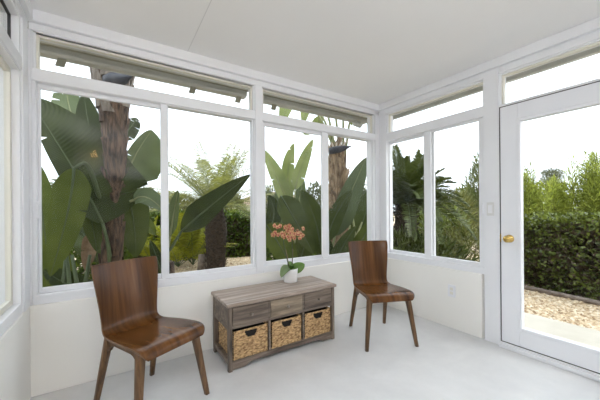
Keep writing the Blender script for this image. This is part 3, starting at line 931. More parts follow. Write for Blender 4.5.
def bloom(c, d, size):
    m = MB()
    d = Vector(d).normalized(); c = Vector(c)
    up = (Vector((0, 0, 1)) - d * d.z).normalized(); sd_ = up.cross(d)
    rot = rnd.uniform(-0.3, 0.3)
    for k in range(5):
        a = rot + 2 * PI * k / 5
        v = up * math.cos(a) + sd_ * math.sin(a)
        w = 0.52 if k in (1, 4) else 0.36
        leaf_grid(m, c, c + v * size * 0.5 + d * size * 0.16, c + v * size + d * size * rnd.uniform(-0.1, 0.15), size * w, size * w, d, 5, 2, 0.2, oval)
    m.add([c + d * 0.004 + up * 0.006, c + d * 0.020 - up * 0.008, c + d * 0.006 + sd_ * 0.008, c + d * 0.006 - sd_ * 0.008, c + d * 0.014 - up * 0.016],
          [(0, 2, 1), (0, 1, 3), (1, 2, 4), (1, 4, 3)], 1)
    m.build('bloom', [M_orp, M_orc], orc, smooth=True)
for k in range(16):
    p = Vector((-0.20 + 0.148 * (k % 5) / 4 + rnd.uniform(-.012, .012), -0.05 + rnd.uniform(-.04, .03), Z0 + 0.380 + rnd.uniform(-0.04, 0.05)))
    bloom(p, (rnd.uniform(-0.7, 0.4), -1, rnd.uniform(-0.3, 0.3)), rnd.uniform(0.020, 0.029))
for k in range(18):
    p = Vector((-0.085 + 0.185 * (k % 6) / 5 + rnd.uniform(-.012, .012), -0.04 + rnd.uniform(-.04, .03), Z0 + 0.340 + rnd.uniform(-0.055, 0.055)))
    bloom(p, (rnd.uniform(-0.6, 0.6), -1, rnd.uniform(-0.3, 0.3)), rnd.uniform(0.020, 0.029))

# ================================================================== GARDEN GROUND
mb = MB(); mb.add([(-40, -20, GZ), (60, -20, GZ), (60, 70, GZ), (-40, 70, GZ)], [(0, 1, 2, 3)])
struct(mb.build('ground', M_gravel))
mb = MB(); mb.box(0.14, 1.26, -2.9, -1.0, GZ - 0.03, -0.05)
tag(mb.build('door_landing', M_conc, bevel=0.006), 'pale concrete landing step outside the glass door', 'step')

def pebbles(region, n, size, seed, name, label):
    rng = np.random.default_rng(seed)
    base = np.array([(1, 0, 0), (0, 1, 0), (-1, 0, 0), (0, -1, 0), (0, 0, 1), (0, 0, -0.4)], float)
    fs0 = np.array([(0, 1, 4), (1, 2, 4), (2, 3, 4), (3, 0, 4), (1, 0, 5), (2, 1, 5), (3, 2, 5), (0, 3, 5)])
    pts = region(rng, n)
    m = MB()
    allv, allf = [], []
    for i, (x, y) in enumerate(pts):
        s = size * rng.uniform(0.6, 1.5); a = rng.uniform(0, 6.28); sq = rng.uniform(0.55, 1.0)
        v = base * np.array([s, s * sq, s * rng.uniform(0.45, 0.8)])
        c_, s_ = math.cos(a), math.sin(a)
        v = v @ np.array([[c_, s_, 0], [-s_, c_, 0], [0, 0, 1]]) + rng.normal(0, s * 0.12, v.shape)
        v = v + np.array([x, y, GZ + s * 0.2])
        allv.append(v); allf.append(fs0 + 6 * i)
    m.v = [tuple(p) for p in np.concatenate(allv)]; m.f = [tuple(int(k) for k in f) for f in np.concatenate(allf)]; m.m = [0] * len(m.f)
    o = m.build(name, M_pebble)
    return tag(o, label, 'gravel', kind='stuff')
def reg_door(rng, n):
    x = 1.28 + 4.2 * rng.random(n) ** 1.3; y = rng.uniform(-2.6, 1.3, n)
    return np.stack([x, y], 1)
pebbles(reg_door, 9000, 0.020, 1, 'gravel_stones', 'tan gravel stones spread outside the glass door')
def reg_back(rng, n):
    return np.stack([rng.uniform(-3.5, 3.5, n), rng.uniform(2.0, 5.0, n)], 1)
pebbles(reg_back, 5000, 0.022, 2, 'gravel_stones', 'tan gravel path seen low through the back windows')

# ================================================================== FOLIAGE BUILDERS
def cards(pts, dirs, size, rng, aspect=0.45, jitter=0.7, var=0.4):
    """one pointed leaf per point; returns verts (4n,3) and faces"""
    n = len(pts)
    d = dirs + rng.normal(0, jitter, (n, 3)); d /= np.linalg.norm(d, axis=1)[:, None] + 1e-9
    r = rng.normal(0, 1, (n, 3)); s = np.cross(d, r); s /= np.linalg.norm(s, axis=1)[:, None] + 1e-9
    L = (size * (1 + var * rng.uniform(-1, 1, n)))[:, None]
    b = pts; t = pts + d * L; mid = pts + d * L * 0.45
    v = np.stack([b, mid + s * L * aspect * 0.5, t, mid - s * L * aspect * 0.5], 1).reshape(-1, 3)
    f = np.arange(4 * n).reshape(n, 4)
    return v, f
def mesh_np(name, v, f, mat, parent=None):
    me = bpy.data.meshes.new(name)
    me.vertices.add(len(v)); me.vertices.foreach_set('co', np.asarray(v, np.float32).ravel())
    k = f.shape[1]
    me.loops.add(f.size); me.loops.foreach_set('vertex_index', f.astype(np.int32).ravel())
    me.polygons.add(len(f)); me.polygons.foreach_set('loop_start', np.arange(0, f.size, k, dtype=np.int32))
    me.polygons.foreach_set('loop_total', np.full(len(f), k, np.int32))
    me.materials.append(mat); me.update(calc_edges=True); me.validate()
    o = bpy.data.objects.new(name, me); COL.objects.link(o)
    if parent is not None: o.parent = parent
    return o
def blob_points(rng, blobs, n, shell=0.35):
    """points in the outer shell of a set of ellipsoids (cx,cy,cz,rx,ry,rz)"""
    B = np.array(blobs, float)
    wgt = (B[:, 3] * B[:, 4] + B[:, 3] * B[:, 5] + B[:, 4] * B[:, 5]); wgt /= wgt.sum()
    k = rng.choice(len(B), n, p=wgt)
    d = rng.normal(0, 1, (n, 3)); d /= np.linalg.norm(d, axis=1)[:, None]
    r = 1 - shell * rng.random(n) ** 1.5
    return B[k, :3] + d * B[k, 3:] * r[:, None], d
def box_points(rng, n, sx, sy, sz, depth=0.12):
    """points near the faces (not the bottom) of a rounded box centred on x,y with base at 0"""
    P, Dn = [], []
    areas = np.array([sx * sz, sx * sz, sy * sz, sy * sz, sx * sy]); areas /= areas.sum()
    k = rng.choice(5, n, p=areas)
    u, w = rng.uniform(-1, 1, n), rng.uniform(0, 1, n)
    dd = np.abs(rng.normal(0, depth, n)) - 0.03
    X, Y, Z = np.zeros(n), np.zeros(n), np.zeros(n); D = np.zeros((n, 3))
    for f in range(5):
        q = k == f
        if f < 2:
            sg = -1 if f == 0 else 1
            X[q] = u[q] * sx / 2; Y[q] = sg * (sy / 2 - dd[q]); Z[q] = w[q] * sz; D[q] = (0, sg, 0.3)
        elif f < 4:
            sg = -1 if f == 2 else 1
            X[q] = sg * (sx / 2 - dd[q]); Y[q] = u[q] * sy / 2; Z[q] = w[q] * sz; D[q] = (sg, 0, 0.3)
        else:
            X[q] = u[q] * sx / 2; Y[q] = (w[q] * 2 - 1) * sy / 2; Z[q] = sz - dd[q]; D[q] = (0, 0, 1)
    lump = 0.05 * (np.sin(X * 5.1 + 1) * np.cos(Z * 6.3) + np.sin(Y * 4 + X * 3))
    P = np.stack([X, Y + lump * np.sign(Y), Z + lump * 0.6], 1)
    return P, D

def hedge(name, label, cx, cy, rz, sx, sy, sz, mat, n, leaf, seed):
    rng = np.random.default_rng(seed)
    t = thing(name, label, 'hedge', (cx, cy, GZ), rz)
    P, D = box_points(rng, n, sx, sy, sz, 0.11)
    P[:, 2] = np.maximum(P[:, 2], 0.02)
    v, f = cards(P, D, leaf, rng, 0.55, 0.8)
    mesh_np('foliage', v, f, mat, t)
    m = MB()
    r2 = random.Random(seed)
    for i in range(int(sx * 10)):
        x, y = r2.uniform(-sx / 2 + .1, sx / 2 - .1), r2.uniform(-sy / 2 + .1, sy / 2 - .1)
        m.tube([(x, y, 0), (x + r2.uniform(-.12, .12), y + r2.uniform(-.12, .12), sz * 0.5), (x + r2.uniform(-.2, .2), y + r2.uniform(-.15, .15), sz * 0.92)], [0.014, 0.01, 0.004], 5)
    m.build('stems', M_twig, t)
    v, f = cards(*box_points(rng, n // 2, sx - 0.4, sy - 0.4, sz - 0.2, 0.12), leaf * 2.0, rng, 0.7, 0.8)
    mesh_np('inner_growth', v, f, M_twig, t)
    return t
def bush(name, label, cat, c, blobs, mat, n, leaf, seed, up=0.4, aspect=0.45, jit=0.6, shell=0.4, stems=6, group=None, twig=None):
    rng = np.random.default_rng(seed)
    t = thing(name, label, cat, c, 0, group)
    P, D = blob_points(rng, blobs, n, shell)
    P[:, 2] = np.maximum(P[:, 2], 0.02)
    D = D + np.array([0, 0, up])
    v, f = cards(P, D, leaf, rng, aspect, jit)
    mesh_np('foliage', v, f, mat, t)
    m = MB(); r2 = random.Random(seed)
    for i in range(stems):
        b = blobs[i % len(blobs)]
        p = Vector((r2.uniform(-.08, .08), r2.uniform(-.08, .08), 0)); q = Vector((b[0], b[1], b[2] + b[5] * 0.3))
        m.tube([p, p.lerp(q, 0.5) + Vector((r2.uniform(-.08, .08), r2.uniform(-.08, .08), 0)), q], [0.03, 0.02, 0.008], 5)
    m.build('stems', twig or M_twig, t)
    return t

def frond(parent, base, azim, elev, length, sag, nl, lw, ll, mat, rng, name='frond', vee=0.45, wr=0.35, sweep=0.45, ribr=0.008):
    """feather leaf: arching rachis with two rows of leaflets"""
    base = Vector(base)
    h = Vector((math.cos(azim), math.sin(azim), 0))
    P0 = base; 
    d = h * math.cos(elev) + UP * math.sin(elev)
    P1 = P0 + d * length * 0.55
    P2 = P0 + d * length + Vector((0, 0, -sag * length)) + h * (-0.08 * sag * length)
    m = MB()
    bez = lambda t: P0 * (1 - t) ** 2 + P1 * 2 * t * (1 - t) + P2 * t * t
    m.tube([bez(i / 8) for i in range(9)], [ribr * (1 - 0.8 * i / 8) for i in range(9)], 5, 1)
    side = h.cross(UP).normalized()
    for i in range(nl):
        t = 0.12 + 0.88 * (i + 0.5) / nl
        p = bez(t); tg = ((P1 - P0) * (1 - t) + (P2 - P1) * t).normalized()
        n = side.cross(tg).normalized()
        L = ll * (0.45 + 0.55 * math.sin(PI * min(1, 0.15 + t * 0.9))) * rng.uniform(0.85, 1.1)
        for sg in (-1, 1):
            dr = (side * sg + tg * sweep + n * vee * rng.uniform(0.6, 1.3)).normalized()
            e = p + dr * L - UP * (L * wr * rng.uniform(0.4, 1.2))
            md = p + dr * L * 0.5 - UP * (L * wr * 0.12)
            wv = tg * lw * 0.5
            m.add([p - wv * 0.5, p + wv * 0.5, md + wv, e, md - wv], [(0, 1, 2, 4), (4, 2, 3)])
    return m.build(name, [mat, M_ribdark], parent)

# ---- strelitzia (giant bird of paradise) plants
def facing(P, tilt=(0, 0, 0)):
    return (CAM - Vector(P)).normalized() + Vector(tilt)
def paddle(parent, b, c, t, wl, wr, mat, rib=M_rib, tilt=(0, 0, 0.25), pet=None, tears=0, fold=0.18, seed=0, wav=0.05, rows=44, prof=None, droop=0.0):
    """b, c, t: base, bend and tip of the blade as world points; pet: list of points of the stalk below the blade"""
    rng = random.Random(seed)
    m = MB()
    T = []
    for k in range(tears):
        T.append((rng.uniform(0.2, 0.9), rng.choice((-1, 1)), rng.uniform(0.2, 0.6)))
    P0, P1, P2 = Vector(b), Vector(c) * 2 - (Vector(b) + Vector(t)) / 2, Vector(t)
    nr = facing(c, tilt)
    leaf_grid(m, P0, P1, P2, wl, wr, nr, rows, 10, fold, prof, wav, T, 0, rng, 1, droop)
    pts = []
    for i in range(13):
        q = i / 12
        pts.append(P0 * (1 - q) ** 2 + P1 * 2 * q * (1 - q) + P2 * q * q)
    m.tube(pts, [0.013 * (1 - 0.85 * i / 12) for i in range(13)], 6, 1)
    if pet:
        pp = catmull([Vector(p) for p in pet] + [P0], 4)
        m.tube(pp, [0.022 - 0.009 * i / (len(pp) - 1) for i in range(len(pp))], 8, 1)
    return m.build('leaf', [mat, rib], parent, smooth=True, world='loc')

def bark_trunk(parent, pts, rad, mats, n_plates, seed, plate=(0.10, 0.30), name='trunk', lean=0.25):
    """trunk wrapped in overlapping old leaf bases"""
    rng = random.Random(seed)
    m = MB()
    cp = catmull(pts, 6)
    rr = np.interp(np.linspace(0, 1, len(cp)), np.linspace(0, 1, len(rad)), rad)
    m.tube(cp, list(rr * 0.92), 14)
    for k in range(n_plates):
        q = k / n_plates
        i = q * (len(cp) - 1); i0 = int(i)
        p = cp[i0].lerp(cp[min(i0 + 1, len(cp) - 1)], i - i0)
        r = float(np.interp(q, np.linspace(0, 1, len(rad)), rad))
        a = k * 2.399 + rng.uniform(-.3, .3)
        w, h = plate[0] * rng.uniform(0.8, 1.3), plate[1] * rng.uniform(0.7, 1.25)
        tw = rng.uniform(-lean, lean)
        P = []
        for ii in range(6):
            v = ii / 5
            row = []
            for jj in range(5):
                u = jj / 4 * 2 - 1
                an = a + tw * v * 2 + u * w / r * 0.5 * (1 - 0.75 * v ** 1.5)
                rad_ = r * (0.97 + 0.10 * v + 0.10 * (1 - u * u)) + 0.03 * v ** 3
                row.append(Vector((p.x + rad_ * math.cos(an), p.y + rad_ * math.sin(an), p.z + h * v)))
            P.append(row)
        m.grid(P, None, 1 if (len(mats) > 1 and q > 0.74) else 0)
    return m.build(name, mats, parent, smooth=True, world='loc')
def spathe(parent, base, tip, rad):
    """dark boat-shaped flower bract with pale sepals"""
    base, tip = Vector(base), Vector(tip)
    m = MB()
    d = tip - base
    pts = [base + d * (i / 10) + UP * (0.10 * d.length * (i / 10) ** 2) for i in range(11)]
    m.tube(pts, [rad * (0.35 + 0.65 * math.sin(PI * min(1, 0.25 + 0.75 * i / 10))) * (1 - (i / 10) ** 3) + 0.001 for i in range(11)], 10)
    o = m.build('flower_spathe', M_spathe, parent, smooth=True, world='loc')
    o['label'] = 'dark beak-shaped flower bract'
    f = MB()
    for k in range(5):
        p = base + d * (0.1 + 0.12 * k)
        leaf_grid(f, p, p + UP * rad * 1.2 - d * 0.05, p + UP * rad * (2.2 + 0.3 * (k % 2)) + d * 0.12 * (k - 2), rad * 0.25, rad * 0.25, facing(p), 5, 2, 0.3)
    f.build('flower_sepals', M_petal, parent, smooth=True, world='loc')

D1 = 3.05
A = lambda x, y, D=D1: at(x, y, D)
b0 = A(111, 270); b0.z = GZ
s1 = thing('bird_of_paradise_plant', 'giant bird of paradise with thick brown trunk and huge dark leaves behind the front chair', 'plant', b0)
tr = [b0, A(112, 268), A(114, 215), A(115, 170), A(114.5, 130), A(113, 100), A(112, 72)]
bark_trunk(s1, tr, [0.115, 0.095, 0.088, 0.09, 0.115, 0.165, 0.18], [M_bark, M_sheath], 66, 3, (0.13, 0.36), lean=0.35)
spathe(s1, A(107, 82, 2.93), A(134, 78, 2.93), 0.085)
PX_M = lambda px, D: px * D / F_PX
# dark blade across the upper left
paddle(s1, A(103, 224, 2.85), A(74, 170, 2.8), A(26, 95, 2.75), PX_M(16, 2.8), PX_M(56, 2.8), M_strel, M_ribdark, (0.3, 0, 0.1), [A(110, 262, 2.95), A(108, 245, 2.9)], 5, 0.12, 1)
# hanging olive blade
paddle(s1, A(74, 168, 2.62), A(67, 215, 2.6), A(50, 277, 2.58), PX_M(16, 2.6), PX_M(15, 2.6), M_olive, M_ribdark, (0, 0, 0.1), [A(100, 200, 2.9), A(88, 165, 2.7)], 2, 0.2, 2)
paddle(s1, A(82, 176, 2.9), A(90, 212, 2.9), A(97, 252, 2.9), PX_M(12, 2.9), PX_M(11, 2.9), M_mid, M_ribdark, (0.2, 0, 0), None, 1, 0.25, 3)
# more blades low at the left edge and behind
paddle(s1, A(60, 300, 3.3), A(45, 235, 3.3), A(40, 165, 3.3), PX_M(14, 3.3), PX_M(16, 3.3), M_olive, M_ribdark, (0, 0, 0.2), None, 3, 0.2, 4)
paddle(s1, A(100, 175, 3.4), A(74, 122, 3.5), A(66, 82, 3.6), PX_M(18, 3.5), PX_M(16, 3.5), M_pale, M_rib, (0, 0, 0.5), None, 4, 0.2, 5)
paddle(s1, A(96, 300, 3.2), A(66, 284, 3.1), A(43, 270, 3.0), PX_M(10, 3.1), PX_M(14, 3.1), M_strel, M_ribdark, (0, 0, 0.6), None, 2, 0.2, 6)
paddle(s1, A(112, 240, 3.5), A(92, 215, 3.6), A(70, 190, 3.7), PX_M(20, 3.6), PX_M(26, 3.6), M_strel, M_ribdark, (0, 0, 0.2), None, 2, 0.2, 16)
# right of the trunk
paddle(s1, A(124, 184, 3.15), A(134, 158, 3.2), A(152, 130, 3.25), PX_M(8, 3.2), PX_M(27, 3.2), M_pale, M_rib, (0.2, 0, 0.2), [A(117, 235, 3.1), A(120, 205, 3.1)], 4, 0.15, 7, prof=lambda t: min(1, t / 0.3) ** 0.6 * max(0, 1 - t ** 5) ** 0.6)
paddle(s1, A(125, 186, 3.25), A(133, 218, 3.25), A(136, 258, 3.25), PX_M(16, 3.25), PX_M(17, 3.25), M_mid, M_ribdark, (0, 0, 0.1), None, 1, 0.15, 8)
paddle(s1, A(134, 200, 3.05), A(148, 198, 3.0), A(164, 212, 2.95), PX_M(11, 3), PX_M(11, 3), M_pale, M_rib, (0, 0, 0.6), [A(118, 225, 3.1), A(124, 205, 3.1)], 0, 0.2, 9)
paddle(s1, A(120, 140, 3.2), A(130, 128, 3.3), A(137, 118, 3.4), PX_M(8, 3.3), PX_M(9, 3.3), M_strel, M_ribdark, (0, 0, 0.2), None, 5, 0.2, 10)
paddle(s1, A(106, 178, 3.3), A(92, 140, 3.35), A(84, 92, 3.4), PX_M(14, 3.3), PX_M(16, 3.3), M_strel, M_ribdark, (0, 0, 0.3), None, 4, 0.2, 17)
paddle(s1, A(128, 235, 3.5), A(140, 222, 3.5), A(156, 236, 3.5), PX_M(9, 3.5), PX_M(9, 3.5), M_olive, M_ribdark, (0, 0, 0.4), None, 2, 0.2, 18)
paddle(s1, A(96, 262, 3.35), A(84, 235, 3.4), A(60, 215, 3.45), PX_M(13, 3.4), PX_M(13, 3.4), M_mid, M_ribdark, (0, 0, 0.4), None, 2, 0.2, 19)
# crown above the eave line
for k, (tx, ty) in enumerate([(150, 5), (100, -25)]):
    paddle(s1, A(113 + (tx - 113) * 0.35, 70 + (ty - 70) * 0.5, 3.1), A(113 + (tx - 113) * 0.7, 72 + (ty - 70) * 0.9, 3.3), A(tx, ty, 3.5), 0.16, 0.16, M_strel, M_ribdark, (0, 0, 0.5), [A(113, 85, 3.05)], 3, 0.2, 30 + k)
# dry brown leaf at the foot
paddle(s1, A(92, 232, 3.2), A(88, 250, 3.2), A(86, 272, 3.2), PX_M(8, 3.2), PX_M(6, 3.2), M_dry, M_dry, (0, 0, 0), None, 2, 0.4, 11)
m = MB()
for k, (x0, x1, yt) in enumerate([(62, 66, 258), (70, 66, 250), (78, 72, 255), (84, 90, 255), (57, 48, 262)]):
    m.tube([A(x0 + 4, 330, 3.1), A(x0, 290, 3.1), A(x1, yt, 3.1)], [0.03, 0.022, 0.015], 7)
m.build('stalks', M_ribdark, s1, smooth=True, world='loc')

# single low plant whose one big dark leaf sweeps across the second pane
pb = A(168, 268, 3.0); pb.z = GZ
s2 = thing('bird_of_paradise_plant', 'low bird of paradise with one broad dark leaf sweeping across the second pane', 'plant', pb)
lance = lambda t: min(1, t / 0.28) ** 0.7 * max(0, 1 - t ** 2.2) ** 0.8
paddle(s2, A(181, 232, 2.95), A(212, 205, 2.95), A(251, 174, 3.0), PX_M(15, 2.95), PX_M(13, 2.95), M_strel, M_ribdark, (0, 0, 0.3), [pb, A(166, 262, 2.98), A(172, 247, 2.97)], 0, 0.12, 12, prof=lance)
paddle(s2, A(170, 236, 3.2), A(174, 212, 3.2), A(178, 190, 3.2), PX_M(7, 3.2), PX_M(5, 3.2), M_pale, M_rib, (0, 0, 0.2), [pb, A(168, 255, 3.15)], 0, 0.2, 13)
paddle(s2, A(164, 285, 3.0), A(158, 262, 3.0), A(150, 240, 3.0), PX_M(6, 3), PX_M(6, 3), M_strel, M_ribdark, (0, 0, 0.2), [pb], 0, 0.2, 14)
m = MB(); m.tube([pb, A(168, 262, 3.0)], [0.10, 0.06], 9); m.build('stem_base', M_bark, s2, smooth=True, world='loc')

# second clump: pale upright leaves in the third pane
D3 = 4.9
c3 = A(292, 262, D3); c3.z = GZ
s3 = thing('bird_of_paradise_plant', 'bird of paradise clump with pale upright leaves behind the orchid', 'plant', c3)
foot = c3
def up_leaf(par, b, c, t, wl, wr, mat, rib, seed, D, tears=2, tilt=(0, 0, 0.3), pet=True):
    paddle(par, A(*b, D), A(*c, D), A(*t, D), PX_M(wl, D), PX_M(wr, D), mat, rib, tilt, [par.location, A((b[0] * 2 + 292) / 3, (b[1] + 250) / 2 + 5, D)] if pet else None, tears, 0.2, seed)
up_leaf(s3, (290, 208), (278, 180), (263, 149), 7, 9, M_lime, M_rib, 21, 4.9, 3)
up_leaf(s3, (291, 196), (288, 170), (294, 143), 7, 7, M_lime, M_rib, 22, 5.0, 5)
up_leaf(s3, (295, 190), (302, 165), (313, 139), 6, 7, M_lime, M_rib, 23, 4.9, 2)
up_leaf(s3, (289, 236), (283, 214), (277, 186), 8, 8, M_pale, M_rib, 29, 5.1, 2)
up_leaf(s3, (296, 215), (300, 196), (303, 178), 6, 6, M_pale, M_rib, 31, 5.1, 1)
D4 = 3.9
paddle(s3, A(281, 196, D4), A(296, 222, D4), A(314, 254, D4), PX_M(13, D4), PX_M(12, D4), M_mid, M_ribdark, (0.1, 0, 0.3), [A(299, 262, 4.4), A(284, 225, 4.2)], 1, 0.15, 24)
paddle(s3, A(266, 225, D4), A(280, 246, D4), A(296, 276, D4), PX_M(16, D4), PX_M(12, D4), M_olive, M_ribdark, (0, 0, 0.3), None, 1, 0.15, 25)
paddle(s3, A(322, 258, 4.1), A(315, 220, 4.1), A(301, 190, 4.1), PX_M(11, 4.1), PX_M(11, 4.1), M_mid, M_ribdark, (0, 0, 0.2), [A(324, 285, 4.2)], 1, 0.15, 26)
paddle(s3, A(268, 232, 4.5), A(274, 212, 4.5), A(268, 195, 4.5), PX_M(8, 4.5), PX_M(8, 4.5), M_strel, M_ribdark, (0, 0, 0.2), None, 2, 0.2, 27)
paddle(s3, A(296, 270, 4.3), A(306, 240, 4.3), A(309, 215, 4.3), PX_M(10, 4.3), PX_M(10, 4.3), M_mid, M_ribdark, (0, 0, 0.2), None, 1, 0.2, 28)

# third: plaited trunk with flower in the fourth pane
D5 = 4.3
f5 = A(339, 270, D5); f5.z = GZ
s4 = thing('bird_of_paradise_plant', 'tall bird of paradise with plaited tan trunk and dark beaked flower', 'plant', f5)
bark_trunk(s4, [f5, A(338, 262, D5), A(338, 225, D5), A(338, 190, D5), A(337, 170, D5), A(336, 158, D5)], [0.15, 0.14, 0.135, 0.13, 0.115, 0.07], [M_barkl], 64, 9, (0.15, 0.34), lean=0.9)
spathe(s4, A(329, 151, D5 - 0.15), A(353, 148, D5 - 0.15), 0.055)
for k, (bx_, by, tx, ty, w) in enumerate([(334, 138, 283, 96, 9), (335, 132, 305, 92, 9), (338, 132, 328, 84, 9), (341, 134, 350, 92, 9), (343, 138, 372, 104, 9)]):
    # drooping crown leaves: blades hang down from arching ribs
    px = A(tx, ty, D5)
    paddle(s4, A(bx_ + (tx - bx_) * 0.55, by + (ty - by) * 0.95, D5), A(bx_ + (tx - bx_) * 0.85, by + (ty - by) * 0.95, D5), A(tx + (6 if tx > 336 else -6) * 0.3, ty + 34, D5), PX_M(w, D5), PX_M(w, D5), M_lime, M_rib, (0, 0, 0.3), [A(337, 175, D5), A(336 + (bx_ - 336) * 1.4, 148, D5), A(bx_ + (tx - bx_) * 0.25, by - 18, D5)], 2, 0.2, 40 + k)
paddle(s4, A(322, 115, D5 + .2), A(314, 128, D5 + .2), A(303, 134, D5 + .2), PX_M(5, D5), PX_M(6, D5), M_lime, M_rib, (0, 0, 0.3), [A(334, 142, D5)], 1, 0.2, 46)
D6 = 4.0
paddle(s4, A(335, 236, D6), A(350, 195, D6), A(367, 157, D6), PX_M(11, D6), PX_M(12, D6), M_pale, M_rib, (0, 0, 0.2), [f5, A(332, 256, D6)], 1, 0.15, 47)
paddle(s4, A(326, 242, 3.8), A(336, 215, 3.8), A(352, 190, 3.8), PX_M(9, 3.8), PX_M(9, 3.8), M_mid, M_ribdark, (0, 0, 0.2), [A(322, 285, 3.9)], 1, 0.15, 48)
paddle(s4, A(358, 240, 4.2), A(366, 212, 4.2), A(380, 180, 4.2), PX_M(11, 4.2), PX_M(11, 4.2), M_mid, M_ribdark, (0, 0, 0.2), [f5, A(352, 258, 4.2)], 2, 0.15, 49)
paddle(s4, A(333, 268, 3.7), A(342, 248, 3.7), A(356, 226, 3.7), PX_M(8, 3.7), PX_M(8, 3.7), M_mid, M_ribdark, (0, 0, 0.2), None, 1, 0.15, 50)
paddle(s4, A(345, 262, 3.9), A(362, 240, 3.9), A(374, 215, 3.9), PX_M(8, 3.9), PX_M(8, 3.9), M_olive, M_ribdark, (0, 0, 0.2), None, 1, 0.15, 51)
paddle(s4, A(318, 285, 3.9), A(326, 262, 3.9), A(330, 240, 3.9), PX_M(9, 3.9), PX_M(8, 3.9), M_strel, M_ribdark, (0, 0, 0.2), None, 1, 0.15, 52)
m = MB()
for k, (x0, x1, yt) in enumerate([(352, 362, 222), (357, 352, 212), (346, 350, 225), (364, 371, 228)]):
    m.tube([A(x0 - 2, 275, 4.1), A(x0, 248, 4.1), A(x1, yt, 4.1)], [0.03, 0.022, 0.012], 7)
m.build('stalks', M_rib, s4, smooth=True, world='loc')

# ---- pygmy date palm in the second pane
D7 = 6.2
pbm = onZ(216, 272, GZ); D7 = (pbm - CAM).dot(FW)
palm = thing('pygmy_date_palm', 'short date palm with rough dark trunk and feathery crown in the second pane', 'palm tree', pbm)
m = MB()
th_ = 1.35
m.tube([(0, 0, -0.02), (0, 0, 0.35), (0.01, 0, 0.9), (0.0, 0, th_)], [0.19, 0.20, 0.225, 0.16], 16)
r2 = random.Random(4)
for k in range(150):
    z = 0.02 + 1.28 * k / 150; a = k * 2.4; r = 0.19 + 0.03 * math.sin(z * 2)
    p = Vector((r * math.cos(a), r * math.sin(a), z)); o_ = Vector((math.cos(a), math.sin(a), 0)); sd_ = Vector((-math.sin(a), math.cos(a), 0))
    m.add([p - sd_ * .035, p + sd_ * .035, p + o_ * .045 + UP * .06 + sd_ * .015, p + o_ * .045 + UP * .06 - sd_ * .015, p + UP * .07], [(0, 1, 2, 3), (3, 2, 4)])
m.build('trunk', M_palmtrunk, palm, smooth=False)
for k in range(54):
    a = k * 2.399 + r2.uniform(-.2, .2)
    e = math.radians(r2.choice((68, 56, 44, 30, 12)) + r2.uniform(-8, 8))
    frond(palm, (0.05 * math.cos(a), 0.05 * math.sin(a), th_), a, e, r2.uniform(1.4, 1.85), 0.12 + 0.22 * r2.random(), 42, 0.015, 0.30, M_frond, r2)

# low yellow-green fronds around it
for k, (x, y, lb) in enumerate([(178, 268, 'yellow-green arching fern palm low behind the broad dark leaf'), (193, 266, 'yellow-green low palm growing beside the dark palm trunk'), (150, 262, 'yellow-green low palm showing past the chair back')]):
    p = onZ(x, y, GZ)
    t = thing('low_palm', lb, 'plant', p)
    for q in range(16):
        a = q * 2.399 + r2.uniform(-.2, .2)
        frond(t, (0, 0, 0.03), a, math.radians(r2.uniform(35, 85)), r2.uniform(1.35, 1.95), 0.28, 30, 0.030, 0.27, M_yfrond, r2)
# grey stump
p = onZ(202, 270, GZ)
o = MB(); o.tube([(0, 0, 0), (0, 0, 0.16), (0.01, 0, 0.34)], [0.10, 0.085, 0.08], 12)
t = o.build('tree_stump', M_timber, smooth=True); t.location = p; tag(t, 'short grey stump standing in the gravel left of the palm trunk', 'stump')

# ---- hedge beyond the palm
h0 = onZ(225, 258, GZ)
hx = onZ(262, 256, GZ)
d = (hx - h0); ang = math.atan2(d.y, d.x)
mid = h0.lerp(hx, 0.5) + Vector((-d.y, d.x, 0)).normalized() * 0.5
hedge('clipped_hedge', 'clipped green hedge beyond the gravel in the second pane', mid.x - d.x * 0.6, mid.y - d.y * 0.6, ang, 5.5, 1.0, 1.2, M_hedge, 20000, 0.09, 11)

# ---- cycad outside the right-hand window
DC = 5.0
cb = A(406, 262, DC); cb.z = GZ
cyc = thing('sago_palm', 'sago cycad with stiff arching dark fronds outside the corner window', 'palm tree', cb)
crown = 1.42
m = MB(); m.tube([(0, 0, -.02), (0, 0, 0.6), (0, 0, crown)], [0.22, 0.2, 0.17], 14)
for k in range(90):
    z = crown * k / 90; a = k * 2.4; p = Vector((0.19 * math.cos(a), 0.19 * math.sin(a), z)); o_ = Vector((math.cos(a), math.sin(a), 0)); sd_ = Vector((-math.sin(a), math.cos(a), 0))
    m.add([p - sd_ * .03, p + sd_ * .03, p + o_ * .05 + UP * .05, p + UP * .06], [(0, 1, 2), (0, 2, 3), (1, 3, 2)])
m.build('trunk', M_palmtrunk, cyc)
r2 = random.Random(8)
for k in range(64):
    a = k * 2.399 + r2.uniform(-.15, .15)
    lv = k / 63
    e = math.radians(82 - 75 * lv ** 0.8 + r2.uniform(-6, 6))
    frond(cyc, (0.06 * math.cos(a), 0.06 * math.sin(a), crown - 0.02), a, e, r2.uniform(0.9, 1.15), 0.10 + 0.70 * lv ** 1.2, 52, 0.020, 0.19, M_cycad, r2, vee=0.55, wr=0.1, sweep=0.55, ribr=0.010)
